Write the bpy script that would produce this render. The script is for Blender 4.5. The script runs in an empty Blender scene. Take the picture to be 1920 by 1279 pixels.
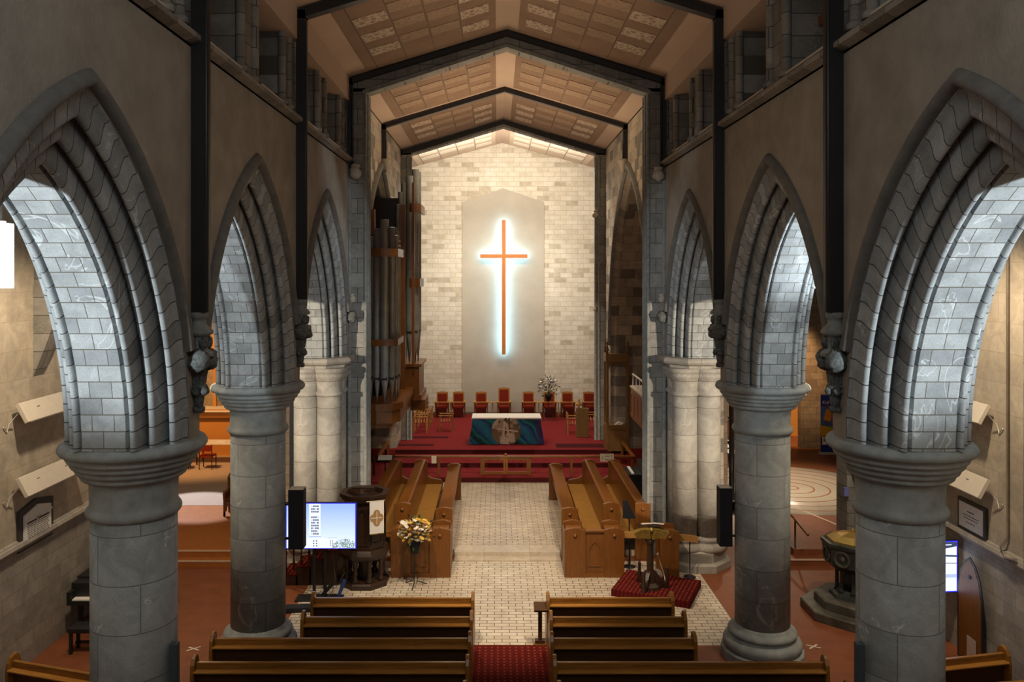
import bpy, math, random
from mathutils import Vector, Matrix, Euler
PI = math.pi
C = bpy.context.scene.collection
scene = bpy.context.scene
F = 1530.0; CX = -0.235; CZ = 6.8            # focal length (px of 1920), camera position

# ------------------------------------------------------------------ camera
cam_data = bpy.data.cameras.new('camera'); cam = bpy.data.objects.new('camera', cam_data); C.objects.link(cam)
cam.location = (CX, 0, CZ); cam.rotation_euler = (PI/2, 0, 0)
cam_data.sensor_width = 36; cam_data.lens = 36*F/1920
cam_data.shift_x = 28/1920; cam_data.shift_y = -124.5/1920
cam_data.clip_start = .05; cam_data.clip_end = 200
scene.camera = cam
scene.view_settings.view_transform = 'Standard'; scene.view_settings.look = 'None'
scene.view_settings.exposure = 0.0; scene.view_settings.gamma = 1.0
scene.view_settings.use_curve_mapping = False
scene.cycles.use_denoising = True
scene.cycles.max_bounces = 6; scene.cycles.diffuse_bounces = 4
scene.cycles.sample_clamp_indirect = 4.0
scene.cycles.caustics_reflective = False; scene.cycles.caustics_refractive = False

# ------------------------------------------------------------------ world + lights
w = bpy.data.worlds.new('world'); scene.world = w; w.use_nodes = True
w.node_tree.nodes['Background'].inputs[0].default_value = (.75, .72, .68, 1)
w.node_tree.nodes['Background'].inputs[1].default_value = 0.10
def aim(o, tgt):
    o.rotation_euler = (Vector(tgt)-o.location).to_track_quat('-Z', 'Y').to_euler()
def area(loc, tgt, sx, sy, e, col, spread=PI):
    l = bpy.data.lights.new('area_light', 'AREA'); l.shape = 'RECTANGLE'; l.size = sx; l.size_y = sy
    l.energy = e; l.color = col; l.spread = spread
    o = bpy.data.objects.new('area_light', l); C.objects.link(o); o.location = loc; aim(o, tgt); return o
def spot(loc, tgt, e, col, ang, blend=.3, r=.06):
    l = bpy.data.lights.new('spot_light', 'SPOT'); l.energy = e; l.color = col; l.spot_size = math.radians(ang)
    l.spot_blend = blend; l.shadow_soft_size = r
    o = bpy.data.objects.new('spot_light', l); C.objects.link(o); o.location = loc; aim(o, tgt); return o
def point(loc, e, col, r=.1):
    l = bpy.data.lights.new('point_light', 'POINT'); l.energy = e; l.color = col; l.shadow_soft_size = r
    o = bpy.data.objects.new('point_light', l); C.objects.link(o); o.location = loc; return o
WARM = (1, .74, .47); WARM2 = (1, .80, .58); COOL = (.84, .94, 1); ORANGE = (1, .50, .17)
# sanctuary wash lights behind the last frame
area((0, 31.35, 11.1), (0, 36.5, 3.2), 6.5, .3, 400, (1,.89,.74))
for x in (-3.1, 3.1): spot((x, 31.4, 9.0), (x*.15, 36.5, 5.2), 420, (1,.91,.77), 80, .9, .15)
area((0, 31.5, 10.3), (0, 33.6, 12.5), 6.0, .2, 120, (1,.86,.68), 1.9)
area((0, 31.3, 11.1), (0, 32.5, 1), 5.5, .4, 160, WARM2)
# choir and chancel spots
for x in (-2.4, 2.4):
    spot((x, 20.6, 10.9), (-x*.2, 26.5, .3), 650, WARM2, 62, .6, .12)
    spot((x, 12.6, 11.0), (-x*.3, 18.4, 0), 2600, WARM2, 44, .5, .1)
spot((0, 11.5, 11.2), (0, 22, .3), 1700, WARM2, 34, .5, .1)
# warm spots in the aisles on the crossing piers
for s in (-1, 1):
    spot((s*8.0, 10.1, 5.6), (s*4.75, 19.4, 3.75), 4100, (1,.83,.63), 30, .06, .04)
    spot((s*6.9, 3.4, 6.9), (s*4.4, 8.7, 7.9), 2500, COOL, 58, .5, .10)  # cool spots added beside the pendants to brighten the arches
    spot((s*6.9, 10.7, 6.9), (s*4.6, 13.7, 7.9), 1500, COOL, 52, .5, .10)
    spot((s*6.2, 12.0, 7.9), (s*8.4, 14.6, 2.6), 900, (1,.80,.56), 95, .8, .15)
    point((s*6.3, 5.2, 5.2), 60, WARM, .3)
# transepts
spot((-11.5, 24.0, 7.5), (-10.6, 30.0, 1.2), 2600, ORANGE, 70, .6, .2)
spot((-12.4, 27.6, 7.8), (-8.7, 23.0, .3), 5200, (.96,.93,1), 17, .4, .05)
point((-8.8, 22.5, 6.5), 150, WARM, .3)
spot((-6.6, 15.5, 8.2), (-6.6, 17.4, 0), 330, (1,.62,.32), 60, .8, .2)
spot((6.6, 15.5, 8.2), (6.4, 17.2, 0), 330, WARM, 70, .8, .2)
spot((9.4, 28.0, 6.5), (11.4, 33, 1.2), 2600, (1,.62,.3), 45, .6, .2)
spot((8.6, 25.6, 8.6), (8.6, 24.6, 0), 2300, WARM2, 60, .7, .3)
point((8.3, 26.0, 6.0), 90, WARM2, .3)
spot((9.6, 30.5, 6.5), (8.2, 24.5, .3), 500, WARM2, 50, .5, .2)
# nave: added unseen fills, cool above the camera, warm under the ceilings
area((0, 2.5, 10.5), (0, 9, 5), 5, 2, 120, (.93,.98,.98))
area((0, 14, 8.6), (0, 14.3, 13), 2.5, 6, 50, WARM, 2.1)
area((0, 8, 8.0), (0, 8.3, 13), 2.5, 4, 26, WARM, 2.1)
area((0, 24, 8.5), (0, 24.3, 13), 2.5, 5, 200, WARM)
for s in (-1, 1):
    point((s*1.6, 11.4, 7.0), 16, WARM, .3)

# ------------------------------------------------------------------ mesh builder
class MB:
    def __init__(s): s.v = []; s.f = []; s.mi = []; s.sm = []; s.uv = []
    def add(s, vs, fs, m=0, sm=False, uvs=None):
        b = len(s.v); s.v += [tuple(v) for v in vs]
        for k, f in enumerate(fs):
            s.f.append(tuple(b+i for i in f)); s.mi.append(m); s.sm.append(sm)
            s.uv.append(uvs[k] if uvs else None)
        return s
    def bx(s, x0, x1, y0, y1, z0, z1, m=0):
        v = [(x0,y0,z0),(x1,y0,z0),(x1,y1,z0),(x0,y1,z0),(x0,y0,z1),(x1,y0,z1),(x1,y1,z1),(x0,y1,z1)]
        return s.add(v, [(3,2,1,0),(4,5,6,7),(0,1,5,4),(1,2,6,5),(2,3,7,6),(3,0,4,7)], m)
    def rb(s, c, d, rot=(0,0,0), m=0):
        R = Euler(rot).to_matrix(); v = []
        for z in (-.5,.5):
            for x, y in ((-.5,-.5),(.5,-.5),(.5,.5),(-.5,.5)):
                v.append(Vector(c) + R @ Vector((x*d[0], y*d[1], z*d[2])))
        return s.add(v, [(3,2,1,0),(4,5,6,7),(0,1,5,4),(1,2,6,5),(2,3,7,6),(3,0,4,7)], m)
    def prism(s, pts, ax, a0, a1, m=0):
        n = len(pts)
        def mk(p, a):
            return {'x': (a,p[0],p[1]), 'y': (p[0],a,p[1]), 'z': (p[0],p[1],a)}[ax]
        v = [mk(p, a0) for p in pts] + [mk(p, a1) for p in pts]
        f = [tuple(range(n)), tuple(range(2*n-1, n-1, -1))] + [(i, i+n, (i+1)%n+n, (i+1)%n) for i in range(n)]
        return s.add(v, f, m)
    def ring(s, outer, inner, ax, a0, a1, m=0):
        # frame between two closed outlines with the same number of points
        n = len(outer)
        def mk(p, a):
            return {'x': (a,p[0],p[1]), 'y': (p[0],a,p[1]), 'z': (p[0],p[1],a)}[ax]
        v = [mk(p,a0) for p in outer]+[mk(p,a0) for p in inner]+[mk(p,a1) for p in outer]+[mk(p,a1) for p in inner]
        f = []
        for i in range(n):
            j = (i+1) % n
            f += [(i,j,n+j,n+i),(2*n+j,2*n+i,3*n+i,3*n+j),(i,2*n+i,2*n+j,j),(n+j,3*n+j,3*n+i,n+i)]
        return s.add(v, f, m)
    def lathe(s, prof, n=24, c=(0,0,0), m=0, sm=True, a0=0, R=None, sx=1, sy=1):
        v = []; L = [0]
        for i in range(1, len(prof)): L.append(L[-1]+math.dist(prof[i], prof[i-1]))
        R = R or max(p[0] for p in prof)
        for r, z in prof:
            for k in range(n):
                a = a0+2*PI*k/n; v.append((c[0]+r*sx*math.cos(a), c[1]+r*sy*math.sin(a), c[2]+z))
        f = []; uv = []
        for i in range(len(prof)-1):
            for k in range(n):
                j = (k+1) % n
                f.append((i*n+k, i*n+j, (i+1)*n+j, (i+1)*n+k))
                u0 = R*2*PI*k/n; u1 = R*2*PI*(k+1)/n
                uv.append([(u0,L[i]),(u1,L[i]),(u1,L[i+1]),(u0,L[i+1])])
        s.add(v, f, m, sm, uv)
        b = len(s.v)-len(v); e = len(prof)-1
        if prof[0][0] > 1e-4: s.f.append(tuple(b+k for k in range(n-1,-1,-1))); s.mi.append(m); s.sm.append(False); s.uv.append(None)
        if prof[e][0] > 1e-4: s.f.append(tuple(b+e*n+k for k in range(n))); s.mi.append(m); s.sm.append(False); s.uv.append(None)
        return s
    def tube(s, pts, r, n=8, m=0, sm=True):
        pts = [Vector(p) for p in pts]; rr = r if isinstance(r, (list, tuple)) else [r]*len(pts); v = []
        for i, p in enumerate(pts):
            t = (pts[min(i+1, len(pts)-1)]-pts[max(i-1, 0)]).normalized()
            a = Vector((0,0,1)) if abs(t.z) < .9 else Vector((1,0,0))
            x = t.cross(a).normalized(); y = x.cross(t).normalized()
            for k in range(n):
                q = 2*PI*k/n; v.append(p + (x*math.cos(q)+y*math.sin(q))*rr[i])
        f = [(i*n+k, i*n+(k+1)%n, (i+1)*n+(k+1)%n, (i+1)*n+k) for i in range(len(pts)-1) for k in range(n)]
        s.add(v, f, m, sm); b = len(s.v)-len(v)
        for c in (tuple(b+k for k in range(n)), tuple(b+(len(pts)-1)*n+k for k in range(n-1,-1,-1))):
            s.f.append(c); s.mi.append(m); s.sm.append(False); s.uv.append(None)
        return s
    def blob(s, c, r, m=0, seed=0, bump=.0, nu=10, nv=7):
        rnd = random.Random(seed); r = r if isinstance(r, (list, tuple)) else (r, r, r)
        v = [(c[0], c[1], c[2]-r[2])]
        for j in range(1, nv):
            a = -PI/2 + PI*j/nv
            for i in range(nu):
                q = 2*PI*i/nu; k = 1+bump*rnd.uniform(-1, 1)
                v.append((c[0]+r[0]*k*math.cos(a)*math.cos(q), c[1]+r[1]*k*math.cos(a)*math.sin(q), c[2]+r[2]*k*math.sin(a)))
        v.append((c[0], c[1], c[2]+r[2])); t = len(v)-1; f = []
        for i in range(nu):
            f.append((0, 1+(i+1)%nu, 1+i)); f.append((t, 1+(nv-2)*nu+i, 1+(nv-2)*nu+(i+1)%nu))
            for j in range(nv-2): f.append((1+j*nu+i, 1+j*nu+(i+1)%nu, 1+(j+1)*nu+(i+1)%nu, 1+(j+1)*nu+i))
        return s.add(v, f, m, True)
    def sweep(s, rings, closed=False, m=0, sm=True, us=None, vs=None):
        # rings: list of equal-length point lists; us across a ring, vs along
        n = len(rings[0]); v = [p for r in rings for p in r]; f = []; uv = []
        q = n if closed else n-1
        for i in range(len(rings)-1):
            for k in range(q):
                j = (k+1) % n
                f.append((i*n+k, i*n+j, (i+1)*n+j, (i+1)*n+k))
                if us: uv.append([(us[k],vs[i]),(us[k+1],vs[i]),(us[k+1],vs[i+1]),(us[k],vs[i+1])])
        return s.add(v, f, m, sm, uv if us else None)
    def build(s, name, mats, parent=None, bevel=0, loc=None):
        me = bpy.data.meshes.new(name); me.from_pydata(s.v, [], s.f)
        mats = mats if isinstance(mats, (list, tuple)) else [mats]
        for m in mats: me.materials.append(m)
        me.polygons.foreach_set('material_index', s.mi); me.polygons.foreach_set('use_smooth', s.sm)
        if any(u for u in s.uv):
            l = me.uv_layers.new(name='UVMap'); k = 0
            for f, u in zip(s.f, s.uv):
                for i in range(len(f)):
                    l.data[k].uv = u[i] if u else (s.v[f[i]][0]+s.v[f[i]][1], s.v[f[i]][2]); k += 1
        me.update()
        o = bpy.data.objects.new(name, me); C.objects.link(o)
        if loc: o.location = loc
        if parent: o.parent = parent
        if bevel:
            b = o.modifiers.new('bevel', 'BEVEL'); b.width = bevel; b.segments = 2; b.limit_method = 'ANGLE'
        return o
def tag(o, label, cat, group=None):
    o['label'] = label; o['category'] = cat
    if group: o['group'] = group
    return o
def thing(name, label, cat, loc=(0,0,0), rz=0, group=None):
    o = bpy.data.objects.new(name, None); C.objects.link(o); o.location = loc; o.rotation_euler = (0,0,rz)
    o.empty_display_size = .1
    return tag(o, label, cat, group)
def struct(o): o['kind'] = 'structure'; return o
def dup(root, loc=None, rz=None, label=None, group=None, scale=None):
    def cp(o, par):
        c = o.copy(); C.objects.link(c)
        if par is not None: c.parent = par
        for ch in [q for q in kids.get(o.name, [])]: cp(ch, c)
        return c
    kids = {}
    for o in list(C.objects):
        if o.parent: kids.setdefault(o.parent.name, []).append(o)
    r = cp(root, None)
    if loc is not None: r.location = loc
    if rz is not None: r.rotation_euler = (0,0,rz)
    if scale is not None: r.scale = scale
    if label: r['label'] = label
    if group: r['group'] = group
    return r

# ------------------------------------------------------------------ materials
class NT:
    def __init__(s, name):
        s.m = bpy.data.materials.new(name); s.m.use_nodes = True; s.t = s.m.node_tree
        s.b = s.t.nodes['Principled BSDF']
    def n(s, typ, **kw):
        o = s.t.nodes.new(typ)
        for k, v in kw.items():
            if k.startswith('_'): setattr(o, k[1:], v)
        return o
    def l(s, a, b): s.t.links.new(a, b)
    def coord(s, mp, scale=1.0):
        tc = s.n('ShaderNodeTexCoord')
        if mp == 'UV': src = tc.outputs['UV']
        elif mp == 'OBJ': src = tc.outputs['Object']
        else:
            sp = s.n('ShaderNodeSeparateXYZ'); s.l(tc.outputs['Object'], sp.inputs[0])
            cb = s.n('ShaderNodeCombineXYZ')
            for i, a in enumerate(mp): s.l(sp.outputs['XYZ'.index(a)], cb.inputs[i])
            src = cb.outputs[0]
        return src
    def mix(s, fac, a, b, typ='MIX'):
        x = s.n('ShaderNodeMix', _data_type='RGBA', _blend_type=typ)
        for sock, val in ((0, fac), (6, a), (7, b)):
            if hasattr(val, 'links'): s.l(val, x.inputs[sock])
            else: x.inputs[sock].default_value = val if sock == 0 else (tuple(val)+(1,))[:4]
        return x.outputs[2]
    def ramp(s, fac, stops, interp='LINEAR'):
        r = s.n('ShaderNodeValToRGB'); r.color_ramp.interpolation = interp
        e = r.color_ramp.elements
        while len(e) < len(stops): e.new(.5)
        for q, (p, c) in zip(e, stops):
            q.position = p; q.color = tuple(c)[:3]+(1,) if isinstance(c, tuple) else (c,c,c,1)
        s.l(fac, r.inputs[0]); return r.outputs[0]
    def noise(s, vec, scale, detail=4, rough=.6, dist=0):
        o = s.n('ShaderNodeTexNoise'); s.l(vec, o.inputs['Vector'])
        o.inputs['Scale'].default_value = scale; o.inputs['Detail'].default_value = detail
        o.inputs['Roughness'].default_value = rough; o.inputs['Distortion'].default_value = dist
        return o.outputs['Fac']
    def bump(s, h, strength, dist=.01):
        o = s.n('ShaderNodeBump'); o.inputs['Strength'].default_value = strength; o.inputs['Distance'].default_value = dist
        s.l(h, o.inputs['Height']); s.l(o.outputs[0], s.b.inputs['Normal'])
def plain(name, col, rough=.5, metal=0, var=.12, sc=6, spec=.5, bump=0):
    t = NT(name); v = t.coord('OBJ'); n = t.noise(v, sc)
    c = t.ramp(n, [(.3, tuple(x*(1-var) for x in col)), (.7, tuple(min(1, x*(1+var)) for x in col))])
    t.l(c, t.b.inputs['Base Color']); t.b.inputs['Roughness'].default_value = rough
    t.b.inputs['Metallic'].default_value = metal; t.b.inputs['Specular IOR Level'].default_value = spec
    if bump: t.bump(t.noise(v, sc*8), bump)
    return t.m
def glow(name, col, e):
    t = NT(name); t.b.inputs['Base Color'].default_value = (0,0,0,1)
    t.b.inputs['Emission Color'].default_value = tuple(col)+(1,); t.b.inputs['Emission Strength'].default_value = e
    return t.m
def stone(name, mp, bw, bh, c0, c1, mortar, ms=.008, rough=.75, vein=.5, darks=0.0, dcol=None, bump=.35, off=.5):
    t = NT(name); v = t.coord(mp); br = t.n('ShaderNodeTexBrick'); t.l(v, br.inputs['Vector'])
    br.offset = off
    I = br.inputs; I['Scale'].default_value = 1; I['Brick Width'].default_value = bw; I['Row Height'].default_value = bh
    I['Mortar Size'].default_value = ms; I['Mortar Smooth'].default_value = .1
    I['Color1'].default_value = (0,0,0,1); I['Color2'].default_value = (1,1,1,1); I['Mortar'].default_value = (.5,.5,.5,1)
    st = [(0, c0), (1, c1)]
    if darks: st = [(0, dcol), (darks, dcol), (darks+.04, c0), (1, c1)]
    c = t.ramp(br.outputs['Color'], st)
    o3 = t.coord('OBJ')
    n1 = t.noise(o3, 3.0, 6, .65, .6)
    c = t.mix(.55, c, t.ramp(n1, [(.25, .25), (.5, .5), (.75, .8)]), 'OVERLAY')
    if vein:
        n2 = t.noise(o3, 1.1, 3, .5, 2.2)
        vm = t.ramp(n2, [(.0, 0.), (.607, 0.), (.62, vein), (.633, 0.), (1, 0.)])
        c = t.mix(vm, c, tuple(min(1, x*2.0) for x in c1))
    n3 = t.noise(o3, 60, 3, .7)
    c = t.mix(.35, c, t.ramp(n3, [(.3, .3), (.7, .7)]), 'OVERLAY')
    c = t.mix(br.outputs['Fac'], c, mortar)
    t.l(c, t.b.inputs['Base Color']); t.b.inputs['Roughness'].default_value = rough
    h = t.n('ShaderNodeMath', _operation='SUBTRACT'); t.l(n1, h.inputs[0]); t.l(br.outputs['Fac'], h.inputs[1])
    t.bump(h.outputs[0], bump, .012)
    return t.m
def wood(name, c0, c1, rough=.4, sc=1.0, stretch='X'):
    t = NT(name); tc = t.n('ShaderNodeTexCoord'); mp = t.n('ShaderNodeMapping')
    t.l(tc.outputs['Object'], mp.inputs[0])
    mp.inputs['Scale'].default_value = {'X': (1.2,14,14), 'Y': (14,1.2,14), 'Z': (14,14,1.2)}[stretch]
    n = t.noise(mp.outputs[0], sc*2.0, 5, .65, .8)
    c = t.ramp(n, [(.25, c0), (.75, c1)])
    t.l(c, t.b.inputs['Base Color']); t.b.inputs['Roughness'].default_value = rough
    t.bump(n, .08, .003)
    return t.m
def carpet(name, c0, c1, sc, rough=.95, spot_col=None, mp='XY'):
    t = NT(name); v = t.coord(mp); br = t.n('ShaderNodeTexBrick'); t.l(v, br.inputs['Vector'])
    I = br.inputs; I['Scale'].default_value = 1; I['Brick Width'].default_value = sc; I['Row Height'].default_value = sc
    I['Mortar Size'].default_value = sc*.16; I['Mortar Smooth'].default_value = .6
    I['Color1'].default_value = c0+(1,); I['Color2'].default_value = tuple(x*.8 for x in c0)+(1,); I['Mortar'].default_value = c1+(1,)
    c = br.outputs['Color']
    if spot_col:
        vo = t.n('ShaderNodeTexVoronoi'); t.l(v, vo.inputs['Vector']); vo.inputs['Scale'].default_value = 1/sc; vo.inputs['Randomness'].default_value = 0
        c = t.mix(t.ramp(vo.outputs['Distance'], [(.0, 1.), (.12, 1.), (.2, 0.), (1, 0.)]), c, spot_col)
    n = t.noise(t.coord('OBJ'), 120, 2)
    c = t.mix(.5, c, t.ramp(n, [(.3, .35), (.7, .65)]), 'OVERLAY')
    t.l(c, t.b.inputs['Base Color']); t.b.inputs['Roughness'].default_value = rough
    t.b.inputs['Specular IOR Level'].default_value = .1
    t.bump(n, .5, .01)
    return t.m

MT = {}
G0 = (.22,.235,.24); G1 = (.37,.39,.39)
MT['arch'] = stone('arch_moulding_stone', 'UV', 90, .235, G0, G1, (.05,.045,.04), .007)
MT['soffit'] = stone('arch_soffit_stone', 'UV', .36, .235, G0, G1, (.10,.085,.06), .007)
MT['shaft'] = stone('column_stone', 'UV', 1.0, .55, (.25,.275,.275), (.36,.385,.385), (.14,.145,.14), .006, vein=.6)
MT['carved'] = plain('carved_stone', (.22,.23,.22), .75, var=.25, sc=9, bump=.4)
MT['foliage'] = plain('carved_foliage_stone', (.13,.14,.135), .75, var=.6, sc=26, bump=1.0)
MT['capstone'] = plain('capital_stone', (.28,.305,.30), .7, var=.22, sc=5, bump=.3)
MT['render_n'] = plain('rough_render', (.31,.275,.23), .95, var=.16, sc=2.2, spec=.15, bump=.8)
MT['stoneYZ'] = stone('dressed_stone_side', 'YZX', .55, .32, (.16,.15,.13), (.28,.26,.23), (.08,.07,.06), .008, vein=.2)
MT['stoneXZ'] = stone('dressed_stone_front', 'XZY', .5, .30, (.17,.165,.15), (.28,.27,.25), (.07,.065,.06), .008, vein=.2)
MT['pierXZ'] = stone('pier_stone_front', 'XZY', .6, .36, (.19,.185,.17), (.27,.265,.245), (.06,.06,.06), .007, vein=.2)
MT['chancelYZ'] = stone('chancel_stone_side', 'YZX', .62, .34, (.30,.26,.21), (.48,.42,.34), (.20,.17,.13), .007, vein=.3, darks=.28, dcol=(.17,.155,.13))
MT['backwall'] = stone('sanctuary_wall_stone', 'XZY', .52, .215, (.66,.615,.52), (.75,.70,.60), (.50,.45,.36), .009, vein=.0, darks=.12, dcol=(.52,.47,.37), bump=.15)
MT['panel'] = plain('smooth_render_panel', (.50,.46,.39), .9, var=.06, sc=1.5, spec=.2, bump=.1)
MT['aisleYZ'] = stone('aisle_wall_stone', 'YZX', 1.3, .5, (.40,.34,.26), (.46,.395,.305), (.36,.30,.23), .006, vein=.1, bump=.2)
MT['dadoYZ'] = stone('dado_stone', 'YZX', .6, .28, (.27,.245,.21), (.36,.33,.29), (.22,.20,.17), .006, vein=.1, bump=.3)
MT['brownXZ'] = stone('transept_wall_stone', 'XZY', .5, .26, (.12,.085,.058), (.18,.135,.095), (.08,.06,.04), .008, vein=0)
MT['ceil'] = plain('ceiling_plaster', (.52,.40,.32), .9, var=.05, sc=1, spec=.1)
MT['ceil5'] = plain('pale_ceiling_board', (.62,.50,.39), .9, var=.04, sc=2, spec=.1)
MT['ceil6'] = plain('white_ceiling_board', (.80,.74,.64), .9, var=.04, sc=2, spec=.1)
MT['ceil2'] = plain('ceiling_board', (.27,.185,.135), .9, var=.1, sc=2, spec=.1)
t = NT('ceiling_patterned_board'); v = t.coord('XYZ')
vo = t.n('ShaderNodeTexVoronoi', _feature='DISTANCE_TO_EDGE'); t.l(v, vo.inputs['Vector']); vo.inputs['Scale'].default_value = 7
t.l(t.ramp(vo.outputs['Distance'], [(.0,(.52,.42,.33)),(.12,(.50,.40,.31)),(.2,(.30,.21,.155)),(1,(.30,.21,.155))]), t.b.inputs['Base Color'])
t.b.inputs['Roughness'].default_value = .9; MT['ceil3'] = t.m
MT['ceil4'] = plain('ceiling_faint_board', (.34,.245,.18), .9, var=.22, sc=14, spec=.1)
MT['black'] = plain('black_steel', (.012,.012,.013), .45, var=.2)
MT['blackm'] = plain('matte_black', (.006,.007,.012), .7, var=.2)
MT['pew'] = wood('dark_pew_wood', (.16,.064,.011), (.36,.165,.032), .28)
MT['pewdark'] = wood('pew_back_board', (.045,.018,.006), (.085,.036,.010), .5)
MT['oak'] = wood('oak_x', (.125,.042,.006), (.235,.088,.014), .36)
MT['oakY'] = wood('oak_y', (.14,.046,.007), (.26,.098,.016), .28, stretch='Y')
MT['oakZ'] = wood('oak_z', (.115,.038,.006), (.215,.080,.013), .4, stretch='Z')
MT['lightoak'] = wood('light_oak', (.36,.17,.045), (.50,.26,.08), .4)
MT['darkwood'] = wood('dark_carved_wood', (.014,.006,.004), (.045,.020,.009), .4, stretch='Z')
MT['oliveoak'] = wood('brown_carved_oak', (.12,.062,.016), (.22,.12,.035), .45, stretch='Z')
MT['cush'] = plain('gold_cushion', (.27,.135,.03), .95, var=.15, sc=20, spec=.1)
MT['tile'] = stone('cream_floor_brick', 'XYZ', .287, .137, (.57,.495,.385), (.66,.58,.46), (.09,.06,.035), .008, rough=.35, vein=0, bump=.25)
MT['choirtile'] = stone('choir_floor_brick', 'XYZ', .287, .137, (.50,.42,.32), (.60,.51,.39), (.09,.06,.035), .008, rough=.35, vein=0, bump=.25)
MT['marble'] = stone('marble_step', 'XZY', 1.1, .5, (.50,.43,.34), (.60,.53,.43), (.25,.2,.15), .004, rough=.35, vein=.3, bump=.1)
MT['redfloor'] = plain('red_brown_floor', (.22,.072,.03), .5, var=.16, spec=.3, sc=3)
MT['orangefloor'] = plain('orange_brown_floor', (.36,.125,.03), .6, var=.1, spec=.25, sc=5)
MT['greyfloor'] = plain('grey_beige_carpet', (.42,.33,.27), .8, var=.05, sc=5)
MT['nosing'] = plain('pale_step_nosing', (.6,.45,.33), .5, var=.05)
MT['carpetred'] = carpet('red_carpet', (.27,.030,.032), (.17,.015,.018), .06)
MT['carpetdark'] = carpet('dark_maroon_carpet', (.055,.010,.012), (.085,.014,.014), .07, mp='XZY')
MT['aislecarpet'] = carpet('patterned_maroon_carpet', (.12,.012,.010), (.085,.008,.008), .11, spot_col=(.36,.07,.025))
MT['daiscarpet'] = carpet('patterned_red_carpet', (.11,.009,.009), (.04,.005,.006), .085, spot_col=(.50,.10,.03))
MT['redfabric'] = plain('red_upholstery', (.22,.025,.010), .9, var=.12, sc=20, spec=.15)
MT['redshade'] = plain('shaded_red_panel', (.08,.012,.008), .9, var=.12, spec=.1)  # darker copy of the red, painting shade on the chair fronts
MT['white'] = plain('white_paint', (.78,.76,.72), .5, var=.03)
MT['linen'] = plain('white_linen', (.82,.80,.76), .8, var=.03)
MT['cream'] = plain('cream_metal', (.62,.55,.45), .6, var=.04)
MT['pipe'] = plain('organ_pipe_metal', (.34,.355,.345), .36, .3, var=.2, sc=3)
MT['gold'] = plain('gilded_metal', (.34,.235,.055), .4, .6, var=.3, sc=12)
MT['brass'] = plain('brass', (.62,.42,.12), .3, .8, var=.1)
MT['fontstone'] = plain('dark_font_stone', (.035,.042,.038), .35, var=.5, sc=5, bump=.2)
MT['fontstep'] = plain('mottled_step_stone', (.085,.08,.065), .4, var=.5, sc=4, bump=.2)
MT['leaf'] = plain('green_leaf', (.03,.075,.022), .6, var=.4, sc=15)
MT['petalw'] = plain('white_petal', (.88,.84,.74), .7, var=.05)
MT['petaly'] = plain('yellow_petal', (.75,.48,.07), .7, var=.1)
MT['petalp'] = plain('peach_petal', (.75,.42,.22), .7, var=.1)
MT['petalb'] = plain('blue_petal', (.16,.19,.5), .7, var=.1)
MT['blue'] = plain('blue_fabric', (.01,.05,.22), .6, var=.1)
MT['ink'] = plain('dark_ink', (.07,.06,.05), .8, var=.1)
MT['darkframe'] = plain('dark_frame', (.045,.04,.035), .5, var=.15)
MT['lamp'] = glow('lamp_glass', (.86,.94,1), 12)
MT['cord'] = plain('white_cord', (.7,.7,.7), .5)
# ================================================================== STRUCTURE
YC = [-0.37, 4.6, 9.6, 14.57, 19.54]           # column lines
SPR = 4.88; RO = 3.95; CO = 1.55               # arch spring height, outer radius, centre offset
def arc_pts(inset, n=22):
    # pointed arch outline (dy, z) from left spring to right spring
    R = RO-inset; am = math.acos(CO/R); L = []
    for i in range(n+1):
        a = am*i/n; L.append((CO-R*math.cos(a), SPR+R*math.sin(a)))
    return L + [(-y, z) for y, z in reversed(L[:-1])]
# floors
ZT = .29
def fl(name, x0, x1, y0, y1, z, m, kind=True, z0=None):
    o = MB().bx(x0, x1, y0, y1, z0 if z0 is not None else z-.02, z).build(name, m); return struct(o)
fl('floor', -14, 14, -3, 37, 0, MT['redfloor'], z0=-.2)
fl('floor_tile', -4.35, 4.38, 14.95, 19.34, .006, MT['tile'], z0=.0)
fl('floor_carpet', -.66, .70, 4, 14.96, .012, MT['aislecarpet'], z0=.0)
fl('floor_step', -1.25, 1.28, 19.34, 19.65, .035, MT['marble'], z0=0)
fl('floor_choir_nosing', -1.25, 1.28, 19.60, 20.08, .134, MT['marble'], z0=0)
fl('floor_choir', -3.8, 3.8, 19.75, 26.25, .13, MT['choirtile'], z0=0)
fl('floor_sanctuary_step', -3.85, 3.85, 26.2, 27.7, .28, MT['carpetred'], z0=0)
fl('floor_sanctuary_step', -3.85, 3.85, 27.6, 29.1, .43, MT['carpetred'], z0=0)
fl('floor_sanctuary', -5.1, 5.1, 29.0, 36.6, .58, MT['carpetred'], z0=0)
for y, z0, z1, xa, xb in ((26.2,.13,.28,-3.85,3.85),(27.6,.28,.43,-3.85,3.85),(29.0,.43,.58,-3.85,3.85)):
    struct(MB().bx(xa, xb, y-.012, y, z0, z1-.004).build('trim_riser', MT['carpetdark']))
MT['carpetdark2'] = carpet('dark_maroon_border_carpet', (.055,.010,.012), (.085,.014,.014), .07)
def band(pl):
    struct(MB().prism(pl, 'z', .575, .586).build('trim_carpet_border', MT['carpetdark2']))
band([(-3.85,29.62),(-2.55,29.62),(-2.55,29.95),(-3.85,29.95)])
band([(-3.5,31.0),(-2.1,31.0),(-2.1,31.35),(-3.5,31.35)])
band([(1.9,29.35),(4.2,29.35),(4.2,30.0),(1.9,30.0)])
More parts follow.
